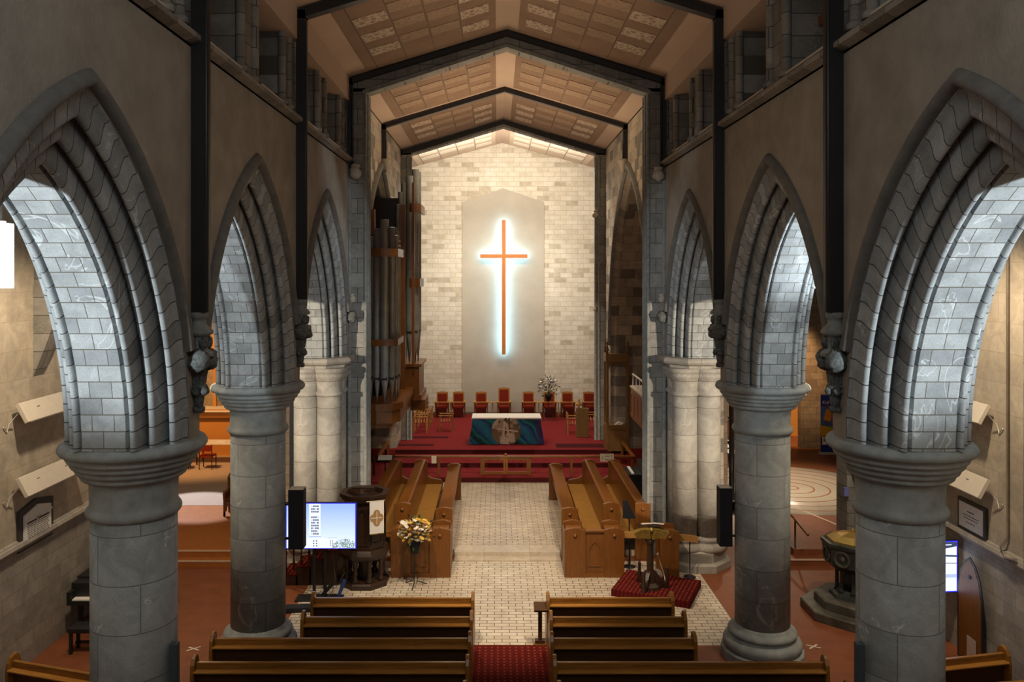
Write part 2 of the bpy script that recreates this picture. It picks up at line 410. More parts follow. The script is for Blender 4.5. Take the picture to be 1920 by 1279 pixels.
# transept platforms
fl('floor_transept_left', -14, -4.95, 19.25, 32, ZT, MT['orangefloor'], z0=0)
fl('floor_transept_left_step', -14, -4.95, 18.95, 19.3, .15, MT['orangefloor'], z0=0)
fl('floor_transept_left_carpet', -14, -5.2, 23.0, 31.9, ZT+.006, MT['greyfloor'], z0=ZT-.01)
for y, z in ((18.95,.15),(19.25,.29)):
    struct(MB().bx(-12, -4.95, y-.012, y+.03, z-.025, z+.004).build('trim_step_nosing', MT['nosing']))
fl('floor_transept_right', 6.8, 14, 19.35, 37, ZT, MT['redfloor'], z0=0)
fl('floor_transept_right_step', 6.55, 14, 19.05, 19.4, .15, MT['redfloor'], z0=0)
struct(MB().bx(6.55, 8, 19.03, 19.07, .125, .154).build('trim_step_nosing', MT['nosing']))
fl('floor_transept_pale', 4.6, 6.5, 20.5, 31, .006, MT['greyfloor'], z0=0)
struct(MB().prism([(8.62,21.1),(8.68,21.1),(7.3,25.4),(7.22,25.4)], 'z', ZT, ZT+.006).build('trim_floor_strip', MT['nosing']))

# arcade walls + mouldings
PROF = [(0,.10),(.03,.13),(.05,.14),(.08,.20),(.10,.23),(.12,.22),(.17,.21),(.20,.25),(.20,.30),(.21,.33),(.24,.36),(.25,.42),(.28,.45)]
def roll(cx, cn, r, a0, a1, k=6):
    return [(cx+r*math.cos(math.radians(a0+(a1-a0)*i/k)), cn-r*math.sin(math.radians(a0+(a1-a0)*i/k))) for i in range(k+1)]
# (t = depth from nave face, n = inset toward the opening)
PROF = [(0,.08),(.015,.10),(.045,.11),(.06,.16),(.068,.20)] + \
       [(.125-.055*math.cos(a), .24+.07*math.sin(a)) for a in [i*PI/7 for i in range(0,8)]] + \
       [(.185,.20),(.205,.185),(.225,.21),(.238,.30),(.243,.39)] + \
       [(.305-.06*math.cos(a), .42+.075*math.sin(a)) for a in [i*PI/7 for i in range(0,8)]] + \
       [(.37,.36),(.385,.35),(.397,.40),(.402,.52)] + \
       [(.455-.05*math.cos(a), .60+.07*math.sin(a)) for a in [i*PI/7 for i in range(0,8)]] + [(.508,.61),(.52,.64),(.535,.66),(.70,.66)]
PROF = [(t*.86 if t < .54 else t, n) for t, n in PROF]
PROF = PROF + [(1.4-t, n) for t, n in reversed(PROF[:-1])]
UU = [0]
for i in range(1, len(PROF)): UU.append(UU[-1]+math.dist(PROF[i], PROF[i-1]))
SIDE = {-1: 'left', 1: 'right'}
ORD = ['nearest', 'second', 'third']
ZS = {-1: 9.50, 1: 9.42}
MT['hood'] = plain('dark_hood_stone', (.13,.125,.115), .8, var=.2, sc=6, bump=.3)
def arcade(s):
    wall = MB(); zt = ZS[s]
    for b in range(4):
        y0, y1 = YC[b], YC[b+1]; ym = (y0+y1)/2; hb = (y1-y0)/2
        P = [(ym+dy*hb/2.485, z) for dy, z in arc_pts(.08)]
        for X in (3.8, 5.2):
            x = s*X
            pts = [(y0, SPR)] + P + [(y1, SPR)]
            vs = []; fs = []
            for (y, z) in pts: vs += [(x, y, z), (x, y, zt)]
            for i in range(len(pts)-1): fs.append((2*i, 2*i+2, 2*i+3, 2*i+1) if s*(X-4.5) > 0 else (2*i+1, 2*i+3, 2*i+2, 2*i))
            wall.add(vs, fs)
        # underside between feet on the capital is closed by the capital
    # top & end
    wall.bx(s*3.8 if s > 0 else -5.2, 5.2 if s > 0 else -3.8, YC[0], YC[4]+.05, zt-.05, zt)
    struct(wall.build('wall_'+SIDE[s]+'_arcade', MT['render_n']))
    for b in (1, 2, 3):
        y0, y1 = YC[b], YC[b+1]; ym = (y0+y1)/2; k = ((y1-y0)/2)/2.485
        base = [arc_pts(n, 30) for t_, n in PROF]
        nseg = len(base[0]); Ls = [0]
        for i in range(1, nseg): Ls.append(Ls[-1]+math.dist(base[0][i], base[0][i-1]))
        L0 = max(Ls); rings = []
        for i in range(nseg):
            rings.append([(s*(3.8+PROF[j][0]), ym+base[j][i][0]*k, base[j][i][1]) for j in range(len(PROF))])
        if s > 0: rings = [list(r) for r in rings]
        root = thing('pointed_arch', f'{ORD[b-1]} moulded grey stone arch of the {SIDE[s]} arcade', 'arch', (0,0,0), 0, 'moulded arcade arches')
        k0 = [i for i, p in enumerate(PROF) if p[1] == .66][0]; k1 = len(PROF)-k0
        mm = MB(); mm.sweep([r_[:k0+1] for r_ in rings], us=UU[:k0+1], vs=Ls)
        mm.sweep([[(r_[k0][0]*(1-q)+r_[k1-1][0]*q, r_[k0][1], r_[k0][2]) for q in (0,.5,1)] for r_ in rings], m=1, sm=False, us=[0,.36,.72] , vs=Ls)
        mm.sweep([r_[k1-1:] for r_ in rings], us=UU[k1-1:], vs=Ls)
        mm.build('moulding', [MT['arch'], MT['soffit']], root)
        # hood mould
        hp = [(3.8-.0,.07),(3.76,.065),(3.72,.045),(3.705,.01),(3.715,-.03),(3.745,-.06),(3.76,-.075),(3.8,-.08)]
        rr = []
        aa = [arc_pts(n, 30) for _, n in hp]
        for i in range(nseg): rr.append([(s*hp[j][0], ym+aa[j][i][0]*k, aa[j][i][1]) for j in range(len(hp))])
        # hood starts above the boss
        rr = [r for r in rr if r[0][2] > SPR+.95]
        MB().sweep(rr).build('hood_mould', MT['hood'], root)
        for q in (-1, 1):
            bb = MB(); yy = ym+q*(2.36)*k; bb.blob((s*3.70, yy, SPR+.92), (.13,.13,.14), 0, b*7+q, .16, 14, 9)
            bb.build('carved_boss', MT['foliage'], root)
for s in (-1, 1): arcade(s)

def column(x, y, label):
    r = thing('round_column', label, 'column', (x, y, 0), 0, 'round arcade columns')
    b = MB(); b.lathe([(.72,0),(.72,.15),(.70,.17)], 16, a0=PI/16, sm=False)
    b.lathe([(.65,.17),(.66,.20),(.68,.24),(.68,.29),(.65,.34),(.59,.365),(.56,.375),(.55,.40),(.56,.42),(.59,.435),(.60,.465),(.575,.505),(.525,.525),(.49,.55),(.475,.60)], 40)
    b.build('base', MT['capstone'], r)
    MB().lathe([(.475,.55),(.475,4.0)], 48).build('shaft', MT['shaft'], r)
    c = MB(); c.lathe([(.475,3.99),(.495,4.0),(.52,4.03),(.527,4.06),(.52,4.09),(.50,4.115),(.482,4.15),(.484,4.28),(.488,4.40),(.495,4.43),(.555,4.445),(.575,4.46),(.585,4.485),(.575,4.505),(.60,4.515),(.625,4.53),(.64,4.56),(.63,4.585),(.64,4.59),(.675,4.60),(.69,4.625),(.68,4.65),(.69,4.655),(.72,4.67),(.735,4.70),(.72,4.73),(.74,4.735),(.79,4.755),(.815,4.79),(.815,4.82),(.79,4.86),(.75,SPR),(.0,SPR)], 48)
    c.build('capital', MT['capstone'], r)
    if y > 10:                                   # small leaf enrichment on the second capitals
        e = MB()
        for k in range(44):
            a = 2*PI*k/44; e.blob((.66*math.cos(a), .66*math.sin(a), 4.66), (.028,.028,.035), 0, k, .1, 6, 4)
        e.build('leaf_enrichment', MT['capstone'], r)
    return r
column(-4.5, 9.6, 'big round grey stone column nearest the camera on the left side')
column(4.5, 9.6, 'big round grey stone column nearest the camera on the right side')
column(-4.5, 14.57, 'left round stone column standing beside the television and orange floor')
column(4.5, 14.57, 'right round stone column standing between the lectern dais and dark font')

def cluster(x, y, label):
    r = thing('clustered_column', label, 'column', (x, y, 0), 0, 'clustered crossing columns')
    lob = [(-.27,-.27),(.27,-.27),(.27,.27),(-.27,.27)]
    b = MB(); b.lathe([(.86,0),(.86,.16),(.80,.20)], 8, a0=PI/8, sm=False); b.lathe([(.74,.2),(.74,.42),(.70,.45)], 8, a0=PI/8, sm=False)
    for p in lob: b.lathe([(.44,.42),(.46,.48),(.455,.54),(.42,.58),(.37,.60),(.36,.64),(.39,.67),(.38,.71),(.33,.74)], 28, (p[0]*.9,p[1]*.9,0))
    b.build('base', MT['shaftw'], r)
    sh = MB()
    for p in lob: sh.lathe([(.285,.7),(.285,4.2)], 32, (p[0],p[1],0))
    sh.bx(-.30,.30,-.30,.30,.7,4.2); sh.build('shaft', MT['shaftw'], r)
    c = MB()
    for p in lob:
        c.lathe([(.29,3.98),(.32,4.0),(.34,4.04),(.32,4.08),(.29,4.1),(.29,4.25),(.33,4.38),(.37,4.42),(.38,4.47),(.36,4.50),(.39,4.53),(.42,4.57),(.41,4.61),(.40,4.64)], 32, (p[0],p[1],0))
    c.lathe([(.66,4.62),(.68,4.70),(.80,4.74),(.84,4.79),(.82,4.85),(.78,SPR),(0,SPR)], 8, a0=PI/8, sm=False)
    c.build('capital', MT['shaftw'], r)
    return r
MT['shaftw'] = stone('crossing_pier_stone', 'XZY', 6.0, .62, (.31,.29,.255), (.37,.35,.31), (.16,.14,.12), .006, vein=.3)
cluster(-4.42, 19.32, 'left clustered stone column of twin shafts rising behind the television')
cluster(4.42, 19.32, 'right clustered stone column of twin shafts beside the tall black loudspeaker')

# pier + chancel arch frame
def frame_pts(x0, z0, zp): return [(-x0, 0), (-x0, z0), (0, zp), (x0, z0), (x0, 0)]
a = thing('chancel_arch', 'wide stone arch framing the chancel with angular head and black outline', 'arch')
for s, nm in ((-1,'left'),(1,'right')):
    pr = MB().bx(min(s*3.42,s*4.3), max(s*3.42,s*4.3), 19.7, 20.3, 0, 11.3)
    # slender attached shafts on the inner corner
    pr.build('pier', MT['pierXZ'], a)
    q = MB()
    for xx, yy, rr in ((3.42,19.72,.045),(3.80,19.68,.05),(3.42,20.05,.05),(3.42,20.3,.045)):
        q.tube([(s*xx,yy,0),(s*xx,yy,11.2)], rr, 10)
    q.build('corner_shaft', MT['carved'], a)
o = MB()
Z1 = 11.5; ZP = 12.66
out = [(-3.85, 11.2), (-3.85, Z1), (0, ZP), (3.85, Z1), (3.85, 11.2)]; inn = [(-3.42,11.2),(-3.42,11.2),(0,12.32),(3.42,11.2),(3.42,11.2)]
def head(mb, xo, zo, po, xi, zi, pi, y0, y1, m=0):
    for s in (-1, 1):
        mb.prism([(s*xo, zi-.02), (s*xo, zo), (0, po), (0, pi), (s*xi, zi)], 'y', y0, y1, m)
h = MB(); head(h, 4.2, 11.62, 12.85, 3.42, 11.22, 12.34, 19.7, 20.3); h.build('arch_head', MT['pierXZ'], a)
h = MB(); head(h, 3.47, 11.24, 12.36, 3.37, 11.17, 12.28, 19.64, 19.72); h.build('head_moulding', MT['carved'], a)

# black roof frames with posts
def roof_frame(y, label, xo=3.8, wd=.16, post_z=6.36, d=.2, bar=.16, mat='black', th=None):
    r = thing('roof_frame', label, 'roof beam', (0,0,0), 0, 'angular roof frames')
    for s in (-1, 1):
        zz = post_z
        p = MB().bx(min(s*xo, s*(xo-wd)), max(s*xo, s*(xo-wd)), y-d/2, y+d/2, zz, 11.5)
        p.tube([(s*(xo-wd), y-.05, zz), (s*(xo-wd), y-.05, 11.3)], .03, 8)
        p.build('post', MT[mat], r)
        q = MB(); q.prism([(s*xo, 11.5), (0, ZP), (0, ZP-bar), (s*(xo-wd), 11.5-bar*.75), (s*(xo-wd), 11.35), (s*xo, 11.35)], 'y', y-d/2, y+d/2)
        q.build('rafter', MT[mat], r)
    return r
roof_frame(9.6, 'black angular roof frame with posts beside the nearest columns', bar=.2)
roof_frame(14.57, 'black angular roof frame crossing the top of the nave')
roof_frame(19.62, 'black angular roof frame outlining the stone chancel arch', wd=.09, bar=.12, post_z=9.35, d=.14)
roof_frame(25.6, 'slim black roof frame midway along the chancel ceiling', xo=3.85, wd=.13, bar=.13, post_z=10.35, d=.16)
r = thing('stone_roof_frame', 'dark stone frame on tall piers before the bright sanctuary wall', 'roof beam')
for s in (-1, 1):
    MB().bx(min(s*3.47,s*3.9), max(s*3.47,s*3.9), 30.7, 31.15, .56, 11.5).build('pier', MT['pierXZ'], r)
    q = MB()
    for xx, yy in ((3.47,30.72),(3.60,30.68)): q.tube([(s*xx,yy,.56),(s*xx,yy,11.2)], .04, 8)
    q.build('corner_shaft', MT['carved'], r)
h = MB(); head(h, 3.95, 11.56, 12.68, 3.47, 11.32, 12.36, 30.7, 31.15); h.build('frame_head', MT['pierXZ'], r)
h = MB(); head(h, 3.8, 11.48, 12.60, 3.5, 11.36, 12.46, 30.62, 30.72); h.build('black_beam', MT['black'], r)

# corbels under the black posts
def corbel(x, y, s, z, label, sc=1.0):
    r = thing('carved_corbel', label, 'corbel', (x, y, z), 0, 'carved foliage corbels')
    c = MB(); c.lathe([(.10,0),(.13,-.03),(.13,-.10),(.10,-.12),(.10,-.2),(.16,-.25),(.20,-.30),(.19,-.34),(.13,-.36),(.12,-.55),(.19,-.60),(.20,-.66),(.14,-.68)], 16)
    c.build('moulded_cap', MT['carved'], r)
    c = MB(); c.lathe([(.14,-.68),(.13,-.74),(.10,-.88),(.085,-1.02),(.07,-1.05),(.11,-1.07),(.12,-1.11),(.08,-1.13),(.075,-1.25),(.05,-1.4),(.03,-1.42)], 14)
    for k in range(5):
        a = 2*PI*k/5+.3
        c.blob((.16*math.cos(a), .16*math.sin(a), -.76), (.085,.085,.09), 0, k, .22, 14, 10)
        c.blob((.10*math.cos(a+.5), .10*math.sin(a+.5), -1.16), (.06,.06,.06), 0, k+9, .18, 8, 6)
        c.blob((.045*math.cos(a), .045*math.sin(a), -1.42), (.045,.045,.05), 0, k+19, .18, 7, 5)
        c.tube([(.14*math.cos(a), .14*math.sin(a), -.74), (.095*math.cos(a), .095*math.sin(a), -.92), (.08*math.cos(a), .08*math.sin(a), -1.05)], .018, 6)
        c.blob((.13*math.cos(a+.2), .13*math.sin(a+.2), -.46), (.065,.065,.09), 0, k+29, .2, 9, 7)
    c.build('carved_foliage', MT['foliage'], r); r.scale = (sc, sc, sc)
    return r
for s in (-1, 1):
    corbel(s*3.74, 9.6, s, 6.38, f'large carved foliage corbel above the nearest {SIDE[s]} column', .82)
    corbel(s*3.74, 14.57, s, 6.38, f'carved foliage corbel above the second {SIDE[s]} column', .84)
def boss(x, y, z, label, rr=.14, name='carved_boss'):
    m = MB(); m.blob((0,0,0), (rr,rr,rr*1.05), 0, int(z*9), .14, 14, 9); m.lathe([(rr*.5,rr*.7),(rr*.75,rr*1.0),(rr*.8,rr*1.3),(rr*.6,rr*1.4)], 12)
    o = m.build(name, MT['bossw'], loc=(x, y, z)); tag(o, label, 'carving', 'small carved wall bosses'); return o
MT['bossw'] = plain('pale_carved_boss', (.45,.40,.33), .7, var=.2, sc=20, bump=.4)
boss(-3.62, 19.5, 9.24, 'pale carved ball below the left upper ledge at the chancel arch')
boss(3.62, 19.5, 9.18, 'pale carved ball below the right upper ledge at the chancel arch')
boss(-3.70, 19.45, 6.22, 'small pale flower boss where the third left arch meets the pier', .09)
boss(3.70, 19.45, 6.22, 'small pale flower boss where the third right arch meets the pier', .09)
boss(3.44, 30.60, 9.05, 'small pale boss high on the right pier of the sanctuary frame', .12)
boss(3.44, 30.63, 5.5, 'tiny grey boss low on the right pier of the sanctuary frame', .07)
for s in (-1, 1):
    m = MB().lathe([(.02,-.35),(.06,-.28),(.12,-.1),(.16,0),(.16,.06)], 8)
    tag(m.build('tapered_corbel', MT['bossw'], loc=(s*3.72, 25.6, 10.36)), f'pale tapered corbel under the slim black frame on the {SIDE[s]}', 'corbel', 'tapered chancel corbels')

# string course and clerestory
def clerestory(s):
    zs = ZS[s]; sd = SIDE[s]
    m = MB()
    m.prism([(s*3.8, zs-.02), (s*3.68, zs+.02), (s*3.68, zs+.08), (s*3.86, zs+.22), (s*5.2, zs+.22), (s*5.2, zs-.02)], 'y', YC[0], 19.7)
    struct(m.build('trim_string_course_'+sd, MT['stoneYZ']))
    zb = zs+.22
    bwl = MB().bx(min(s*5.0,s*5.2), max(s*5.0,s*5.2), YC[0], 19.7, zb, 11.6); struct(bwl.build('wall_'+sd+'_clerestory', MT['stoneYZ']))
    f = MB(); f.bx(min(s*3.78,s*5.2), max(s*3.78,s*5.2), YC[0], 19.7, 10.98, 11.62)
    struct(f.build('trim_eaves_'+sd, MT['ceil']))
    for b in (1, 2, 3):
        y0, y1 = YC[b]+.12, YC[b+1]-.12; L = y1-y0
        for k, (ya, yb, nm) in enumerate(((y0, y0+.42, 'near'), (y0+L/2-.34, y0+L/2+.34, 'middle'), (y1-.42, y1, 'far'))):
            r = MB().bx(min(s*3.95,s*4.5), max(s*3.95,s*4.5), ya, yb, zb, 10.99)
            rt = thing('clerestory_pier', f'{nm} stone pier of the {ORD[b-1]} clerestory bay on the {sd}', 'pier', group='clerestory piers')
            r.build('pier_block', MT['stoneYZ'], rt)
            q = MB()
            for yy in (ya, yb): q.tube([(s*3.93, yy, zb), (s*3.93, yy, 10.98)], .07, 10); q.lathe([(.11,0),(.11,.06),(.08,.1)], 12, (s*3.93, yy, zb))
            q.build('round_shaft', MT['stoneYZ'], rt)
        for k, (ya, yb, nm) in enumerate(((y0+.5, y0+L/2-.42, 'near'), (y0+L/2+.42, y1-.5, 'far'))):
            o = MB().rb((s*3.90, (ya+yb)/2, zb+.03), (.05, yb-ya, .03)).build('light_batten', MT['cream'])
            tag(o, f'pale strip on the {nm} sill of the {ORD[b-1]} clerestory bay on the {sd}', 'light', 'pale sill strips')
        wd = MB().rb((s*4.44, (y0+y1)/2, zb+.80), (.10, L, .14)).build('wooden_rail', MT['oakY'])
        tag(wd, f'brown timber rail inside the {ORD[b-1]} clerestory bay on the {sd}', 'rail', 'clerestory timber rails')
for s in (-1, 1): clerestory(s)

# ceilings
def ceil_bay(ya, yb, xo=3.8, mini=False, pat=('ceil3','ceil4'), pm='ceil2'):
    m = MB(); 
    for s in (-1, 1): m.prism([(s*(xo+.4), 11.42+.0), (0, ZP+.03), (0, ZP+.25), (s*(xo+.4), 11.7)], 'y', ya, yb)
    struct(m.build('ceiling', MT['ceil']))
    sl = (ZP-11.5)/xo
    def P(s, t, y, dz): x = s*xo*(1-t); return (x, y, 11.5+(ZP-11.5)*t-dz+.02)
    def slab(m, s, t0, t1, y0, y1, dz, mi=0):
        v = [P(s,t0,y0,dz),P(s,t1,y0,dz),P(s,t1,y1,dz),P(s,t0,y1,dz),P(s,t0,y0,dz-.03),P(s,t1,y0,dz-.03),P(s,t1,y1,dz-.03),P(s,t0,y1,dz-.03)]
        m.add(v, [(3,2,1,0),(4,5,6,7),(0,1,5,4),(1,2,6,5),(2,3,7,6),(3,0,4,7)], mi)
    for s in (-1, 1):
        p = MB(); mg = .42 if not mini else .9; L = yb-ya-2*mg
        slab(p, s, .13, .93, ya+mg, yb-mg, .03, 0)
        cols = [(.20,.37,0),(.385,.545,1),(.56,.72,1),(.735,.89,0)]
        rows = [(.08,.20),(.32,.44),(.56,.68)] if not mini else [(.35,.75)]
        for i, (t0, t1, mi) in enumerate(cols):
            for j, (a0, a1) in enumerate(rows):
                off = .10*(1-(i in (1, 2))) + .03*i
                slab(p, s, t0, t1, ya+mg+L*(a0+off), ya+mg+L*(a1+off), .045, 1+(mi if not mini else 2))
            slab(p, s, t0-.009, t0-.006, ya+mg, yb-mg, .036, 4)
        struct(p.build('ceiling_panel', [MT[pm], MT[pat[0]], MT[pat[1]], MT['ceil'], MT['ink']]))
ceil_bay(4.6, 9.6); ceil_bay(9.6, 14.57); ceil_bay(14.57, 19.7)
ceil_bay(20.3, 25.6, 3.85, pat=('ceil4','ceil4')); ceil_bay(25.6, 30.9, 3.85); ceil_bay(31.0, 36.6, 4.3, pat=('ceil6','ceil6'), pm='ceil5')
# chancel side walls with one tall arched recess each
def chancel_wall(s):
    sd = SIDE[s]; X0, X1 = 3.85, 4.05
    c, hs, zs, R = 25.35, 4.0, 4.3, 6.3
    cc = R-hs; am = math.acos(cc/R); n = 20
    L = [(c+cc-R*math.cos(am*i/n), zs+R*math.sin(am*i/n)) for i in range(n+1)]
    Rr = [(2*c-y, z) for y, z in reversed(L[:-1])]
    arch = L+Rr
    m = MB()
    for X in (X0,):
        pts = [(20.25, .0)] if False else []
        vs = []; fs = []
        P = arch
        for (y, z) in P: vs += [(s*X, y, z), (s*X, y, 11.6)]
        for i in range(len(P)-1): fs.append((2*i, 2*i+2, 2*i+3, 2*i+1))
        m.add(vs, fs)
    m.bx(min(s*X0,s*(X0+.3)), max(s*X0,s*(X0+.3)), 20.25, c-hs, 0, 11.6)
    m.bx(min(s*X0,s*(X0+.3)), max(s*X0,s*(X0+.3)), c+hs, 30.9, 0, 11.6)
    m.bx(min(s*X0,s*5.4), max(s*X0,s*5.4), 20.25, 30.9, 11.5, 11.7)
    struct(m.build('wall_'+sd+'_chancel', MT['chancelYZ']))
    m = MB()  # intrados
    u = [0,.12,.2,.9,1.35]; prof = [(0,0),(.10,.06),(.18,.14),(.75,.14),(1.35,.14)]
    rings = []; vs = []
    full = [(c-hs, 0)]+arch+[(c+hs, 0)]; acc = 0
    for i, (y, z) in enumerate(full):
        if i: acc += math.dist(full[i], full[i-1])
        d = Vector((c-y, 6.0-z if z > zs else 0)); d = d.normalized() if d.length else d
        rings.append([(s*(X0+t), y+d.x*q, z+d.y*q) for t, q in prof]); vs.append(acc)
    m.sweep(rings, us=u, vs=vs, sm=False)
    struct(m.build('trim_recess_'+sd, MT['recessUV']))
    rr = []
    for i, (y, z) in enumerate(arch):
        d = Vector((y-c, z-6.0)).normalized()
        rr.append([(s*(X0-.0), y-d.x*.02, z-d.y*.02), (s*(X0-.10), y, z), (s*(X0-.10), y+d.x*.10, z+d.y*.10), (s*X0, y+d.x*.16, z+d.y*.16)])
    struct(MB().sweep(rr).build('trim_recess_hood_'+sd, MT['carved']))
    struct(MB().bx(min(s*5.2,s*5.4), max(s*5.2,s*5.4), 20.3, 30.9, 0, 11.6).build('wall_'+sd+'_recess', MT['chancelYZ'] if s > 0 else MT['blackm']))  # left back wall painted black for the deep shade inside the recess
    struct(MB().bx(min(s*4.3,s*4.5), max(s*4.3,s*4.5), 31.1, 36.6, .5, 11.8).build('wall_'+sd+'_sanctuary', MT['chancelYZ']))
    fl('floor_recess_'+sd, min(s*3.8,s*5.3), max(s*3.8,s*5.3), 20.3, 29.1, .13, MT['carpetred'], z0=0)
MT['recessUV'] = stone('recess_stone', 'UV', .6, .36, (.26,.235,.195), (.42,.37,.30), (.15,.13,.1), .007, vein=.2, darks=.3, dcol=(.15,.14,.12))
for s in (-1, 1): chancel_wall(s)
# outer sides of the chancel (towards the transepts), sanctuary end wall
for s in (-1, 1): struct(MB().bx(min(s*5.4,s*5.5), max(s*5.4,s*5.5), 20.3, 37, 0, 11).build('wall_'+SIDE[s]+'_transept_side', MT['brownXZ']))
bw = MB().prism([(-4.6,.4),(4.6,.4),(4.6,11.6),(0,12.95),(-4.6,11.6)], 'y', 36.5, 36.8); struct(bw.build('wall_back', MT['backwall']))
pn = MB().prism([(-1.78,.58),(1.86,.58),(1.86,10.05),(.03,10.66),(-1.78,10.05)], 'y', 36.45, 36.52); struct(pn.build('trim_wall_panel', MT['panel']))
struct(MB().bx(-4.3, 4.3, 36.42, 36.52, .58, .66).build('baseboard_back', MT['chancelYZ']))
# aisles
AL, AR = -8.42, 8.15
def aisle(s, X):
    sd = SIDE[s]
    struct(MB().bx(min(X,X+s*.3), max(X,X+s*.3), -3, 19.4, 2.15, 9).build('wall_'+sd, MT['aisleYZ']))
    struct(MB().bx(min(X,X+s*.3), max(X,X+s*.3), -3, 19.4, 0, 2.15).build('wall_'+sd+'_dado', MT['dadoYZ']))
    struct(MB().prism([(X,2.06),(X-s*.07,2.10),(X-s*.10,2.16),(X-s*.08,2.22),(X,2.27)], 'y', -3, 19.4).build('trim_ledge_'+sd, MT['dadoYZ']))
    struct(MB().bx(min(s*5.2,s*14), max(s*5.2,s*14), -3, 37, 9.0, 9.2).build('ceiling_aisle_'+sd, MT['render_n']))
    struct(MB().bx(min(X,s*14), max(X,s*14), 19.2, 19.45, 0, 9).build('wall_'+sd+'_return', MT['aisleYZ']))
    struct(MB().bx(s*14-.1, s*14+.1, 19, 37, 0, 9).build('wall_'+sd+'_transept', MT['brownXZ']))
    o = MB(); 
    o.prism([(X,6.6),(X-s*.55,6.55),(X-s*.5,6.3),(X-s*.2,5.5),(X,5.0)], 'y', 14.4, 14.74)
    o.prism([(X,9.0),(X,6.6),(X-s*.55,6.55),(X-s*.9,7.6),(X-s*1.6,8.4),(X-s*2.6,9.0)], 'y', 14.42, 14.72)
    tag(o.build('wall_bracket', MT['stoneYZ']), f'dark wedge shaped stone bracket high on the {sd} aisle wall', 'bracket', 'aisle wall brackets')
for s, X in ((-1, AL), (1, AR)): aisle(s, X)
struct(MB().bx(7.86, 8.2, 11.4, 12.55, 2.2, 7.2).build('wall_right_buttress', MT['stoneYZ']))
struct(MB().bx(7.98, 8.5, 19.15, 19.75, 0, 9).build('wall_right_corner_pier', MT['stoneXZ']))
# transept end walls
struct(MB().bx(-14, -5.4, 31.6, 31.8, 0, 9).build('wall_left_transept_end', MT['aisleYZ']))
struct(MB().bx(11.15, 14.2, 30.6, 30.9, 0, 9).build('wall_right_transept_pier', MT['brownXZ']))
struct(MB().bx(5.4, 14, 36.6, 36.8, 0, 9).build('wall_right_transept_end', MT['aisleYZ']))
# ================================================================== FURNISHINGS
def at(px, py, D): return (CX+(px-932)*D/F, D, CZ-(py-515)*D/F)
# pendants
def pendant(x, y, z0, label, h=.86, r=.15):
    t = thing('pendant_lamp', label, 'lamp', (x, y, z0), 0, 'cylindrical aisle pendants')
    MB().lathe([(0,0),(r*.96,0),(r,.02),(r,h-.02),(r*.96,h),(0,h)], 28).build('glass_shade', MT['lamp'], t)
    MB().lathe([(.06,h),(.06,h+.04),(.02,h+.05)], 12).build('ceiling_cap', MT['cream'], t)
    MB().tube([(0,0,h+.04),(0,0,9.0-z0)], .012, 6).build('cord', MT['cord'], t)
pendant(-6.86, 10.9, 6.62, 'white cylindrical pendant lamp hanging in the near left arch')
pendant(7.16, 10.9, 6.75, 'white cylindrical pendant lamp at the right edge of the photo')
pendant(6.76, 18.1, 6.50, 'white cylindrical pendant lamp glowing through the second right arch', .98)
pendant(-7.0, 18.1, 6.50, 'white cylindrical pendant lamp behind the second left column', .98)
pendant(-6.86, 4.6, 6.7, 'white cylindrical pendant lamp nearest the camera on the left')
pendant(6.9, 4.6, 6.7, 'white cylindrical pendant lamp nearest the camera on the right')

# cross
x, y, z = at(944.5, 480.5, 36.3)
c = thing('wall_cross', 'large orange wooden cross with white glowing halo on the wall', 'cross', (x, 36.12, z))
zt = (480.5-413)*36.3/F; zb = -(664-480.5)*36.3/F; hw = 44*36.3/F
MB().bx(-.085, .085, -.04, .04, zb, zt).bx(-hw, -.085, -.038, .04, -.085, .085).bx(.085, hw, -.038, .04, -.085, .085).build('cross_beams', plain('orange_painted_wood', (.55,.20,.05), .55, var=.05), c)
MB().bx(-.062, .062, .045, .07, zb+.02, zt-.02).bx(-hw+.02, -.062, .045, .07, -.062, .062).bx(.062, hw-.02, .045, .07, -.062, .062).build('light_strip', glow('led_strip', (.36,.76,1), 22), c)

# ---------------------------------------------------------------- nave pews
MT['ledge'] = wood('golden_ledge_wood', (.26,.11,.02), (.46,.22,.05), .3)
def pew(w, label, loc, rz=0, group='nave pews'):
    t = thing('church_pew', label, 'pew', loc, rz, group)
    h = w/2
    prof = [(-.13,0),(-.13,.70),(-.11,.84),(-.06,.92),(.0,.955),(.06,.95),(.10,.90),(.13,.80),(.20,.66),(.34,.60),(.42,.52),(.44,.40),(.44,0)]
    for s in (-1, 1):
        MB().prism(prof, 'x', s*h-.03, s*h+.03).build('end_panel', MT['pew'], t, bevel=.01)
    MB().bx(-h+.03, h-.03, -.045, .015, .73, .86).build('top_rail', MT['pew'], t, bevel=.008)
    MB().bx(-h+.03, h-.03, -.03, .01, .12, .73).build('backrest', MT['pewdark'], t)
    MB().bx(-h+.03, h-.03, -.155, -.03, .735, .757).build('book_ledge', MT['ledge'], t, bevel=.004)
    MB().bx(-h+.03, h-.03, .01, .40, .40, .435).build('seat', MT['pew'], t)
    return t
rowsY = [15.02, 14.18, 13.35, 12.53, 11.72]
rowN = ['front row', 'second row', 'third row', 'fourth row', 'fifth row']
RX = [(.70,2.98),(.70,3.02),(.66,2.99),(.65,4.80),(.66,4.80)]
LX = [(-3.62,-.68),(-3.60,-.68),(-4.88,-.68),(-4.88,-.69),(-4.9,-.70)]
for i, y in enumerate(rowsY):
    for nm, (a, b) in (('right', RX[i]), ('left', LX[i])):
        pew(b-a, f'dark wooden nave pew in the {rowN[i]} on the {nm} of the aisle', ((a+b)/2, y, 0))
pew(2.4, 'wooden side pew at the lower left behind the big column', (-6.55, 12.25, 0), -.29, None)
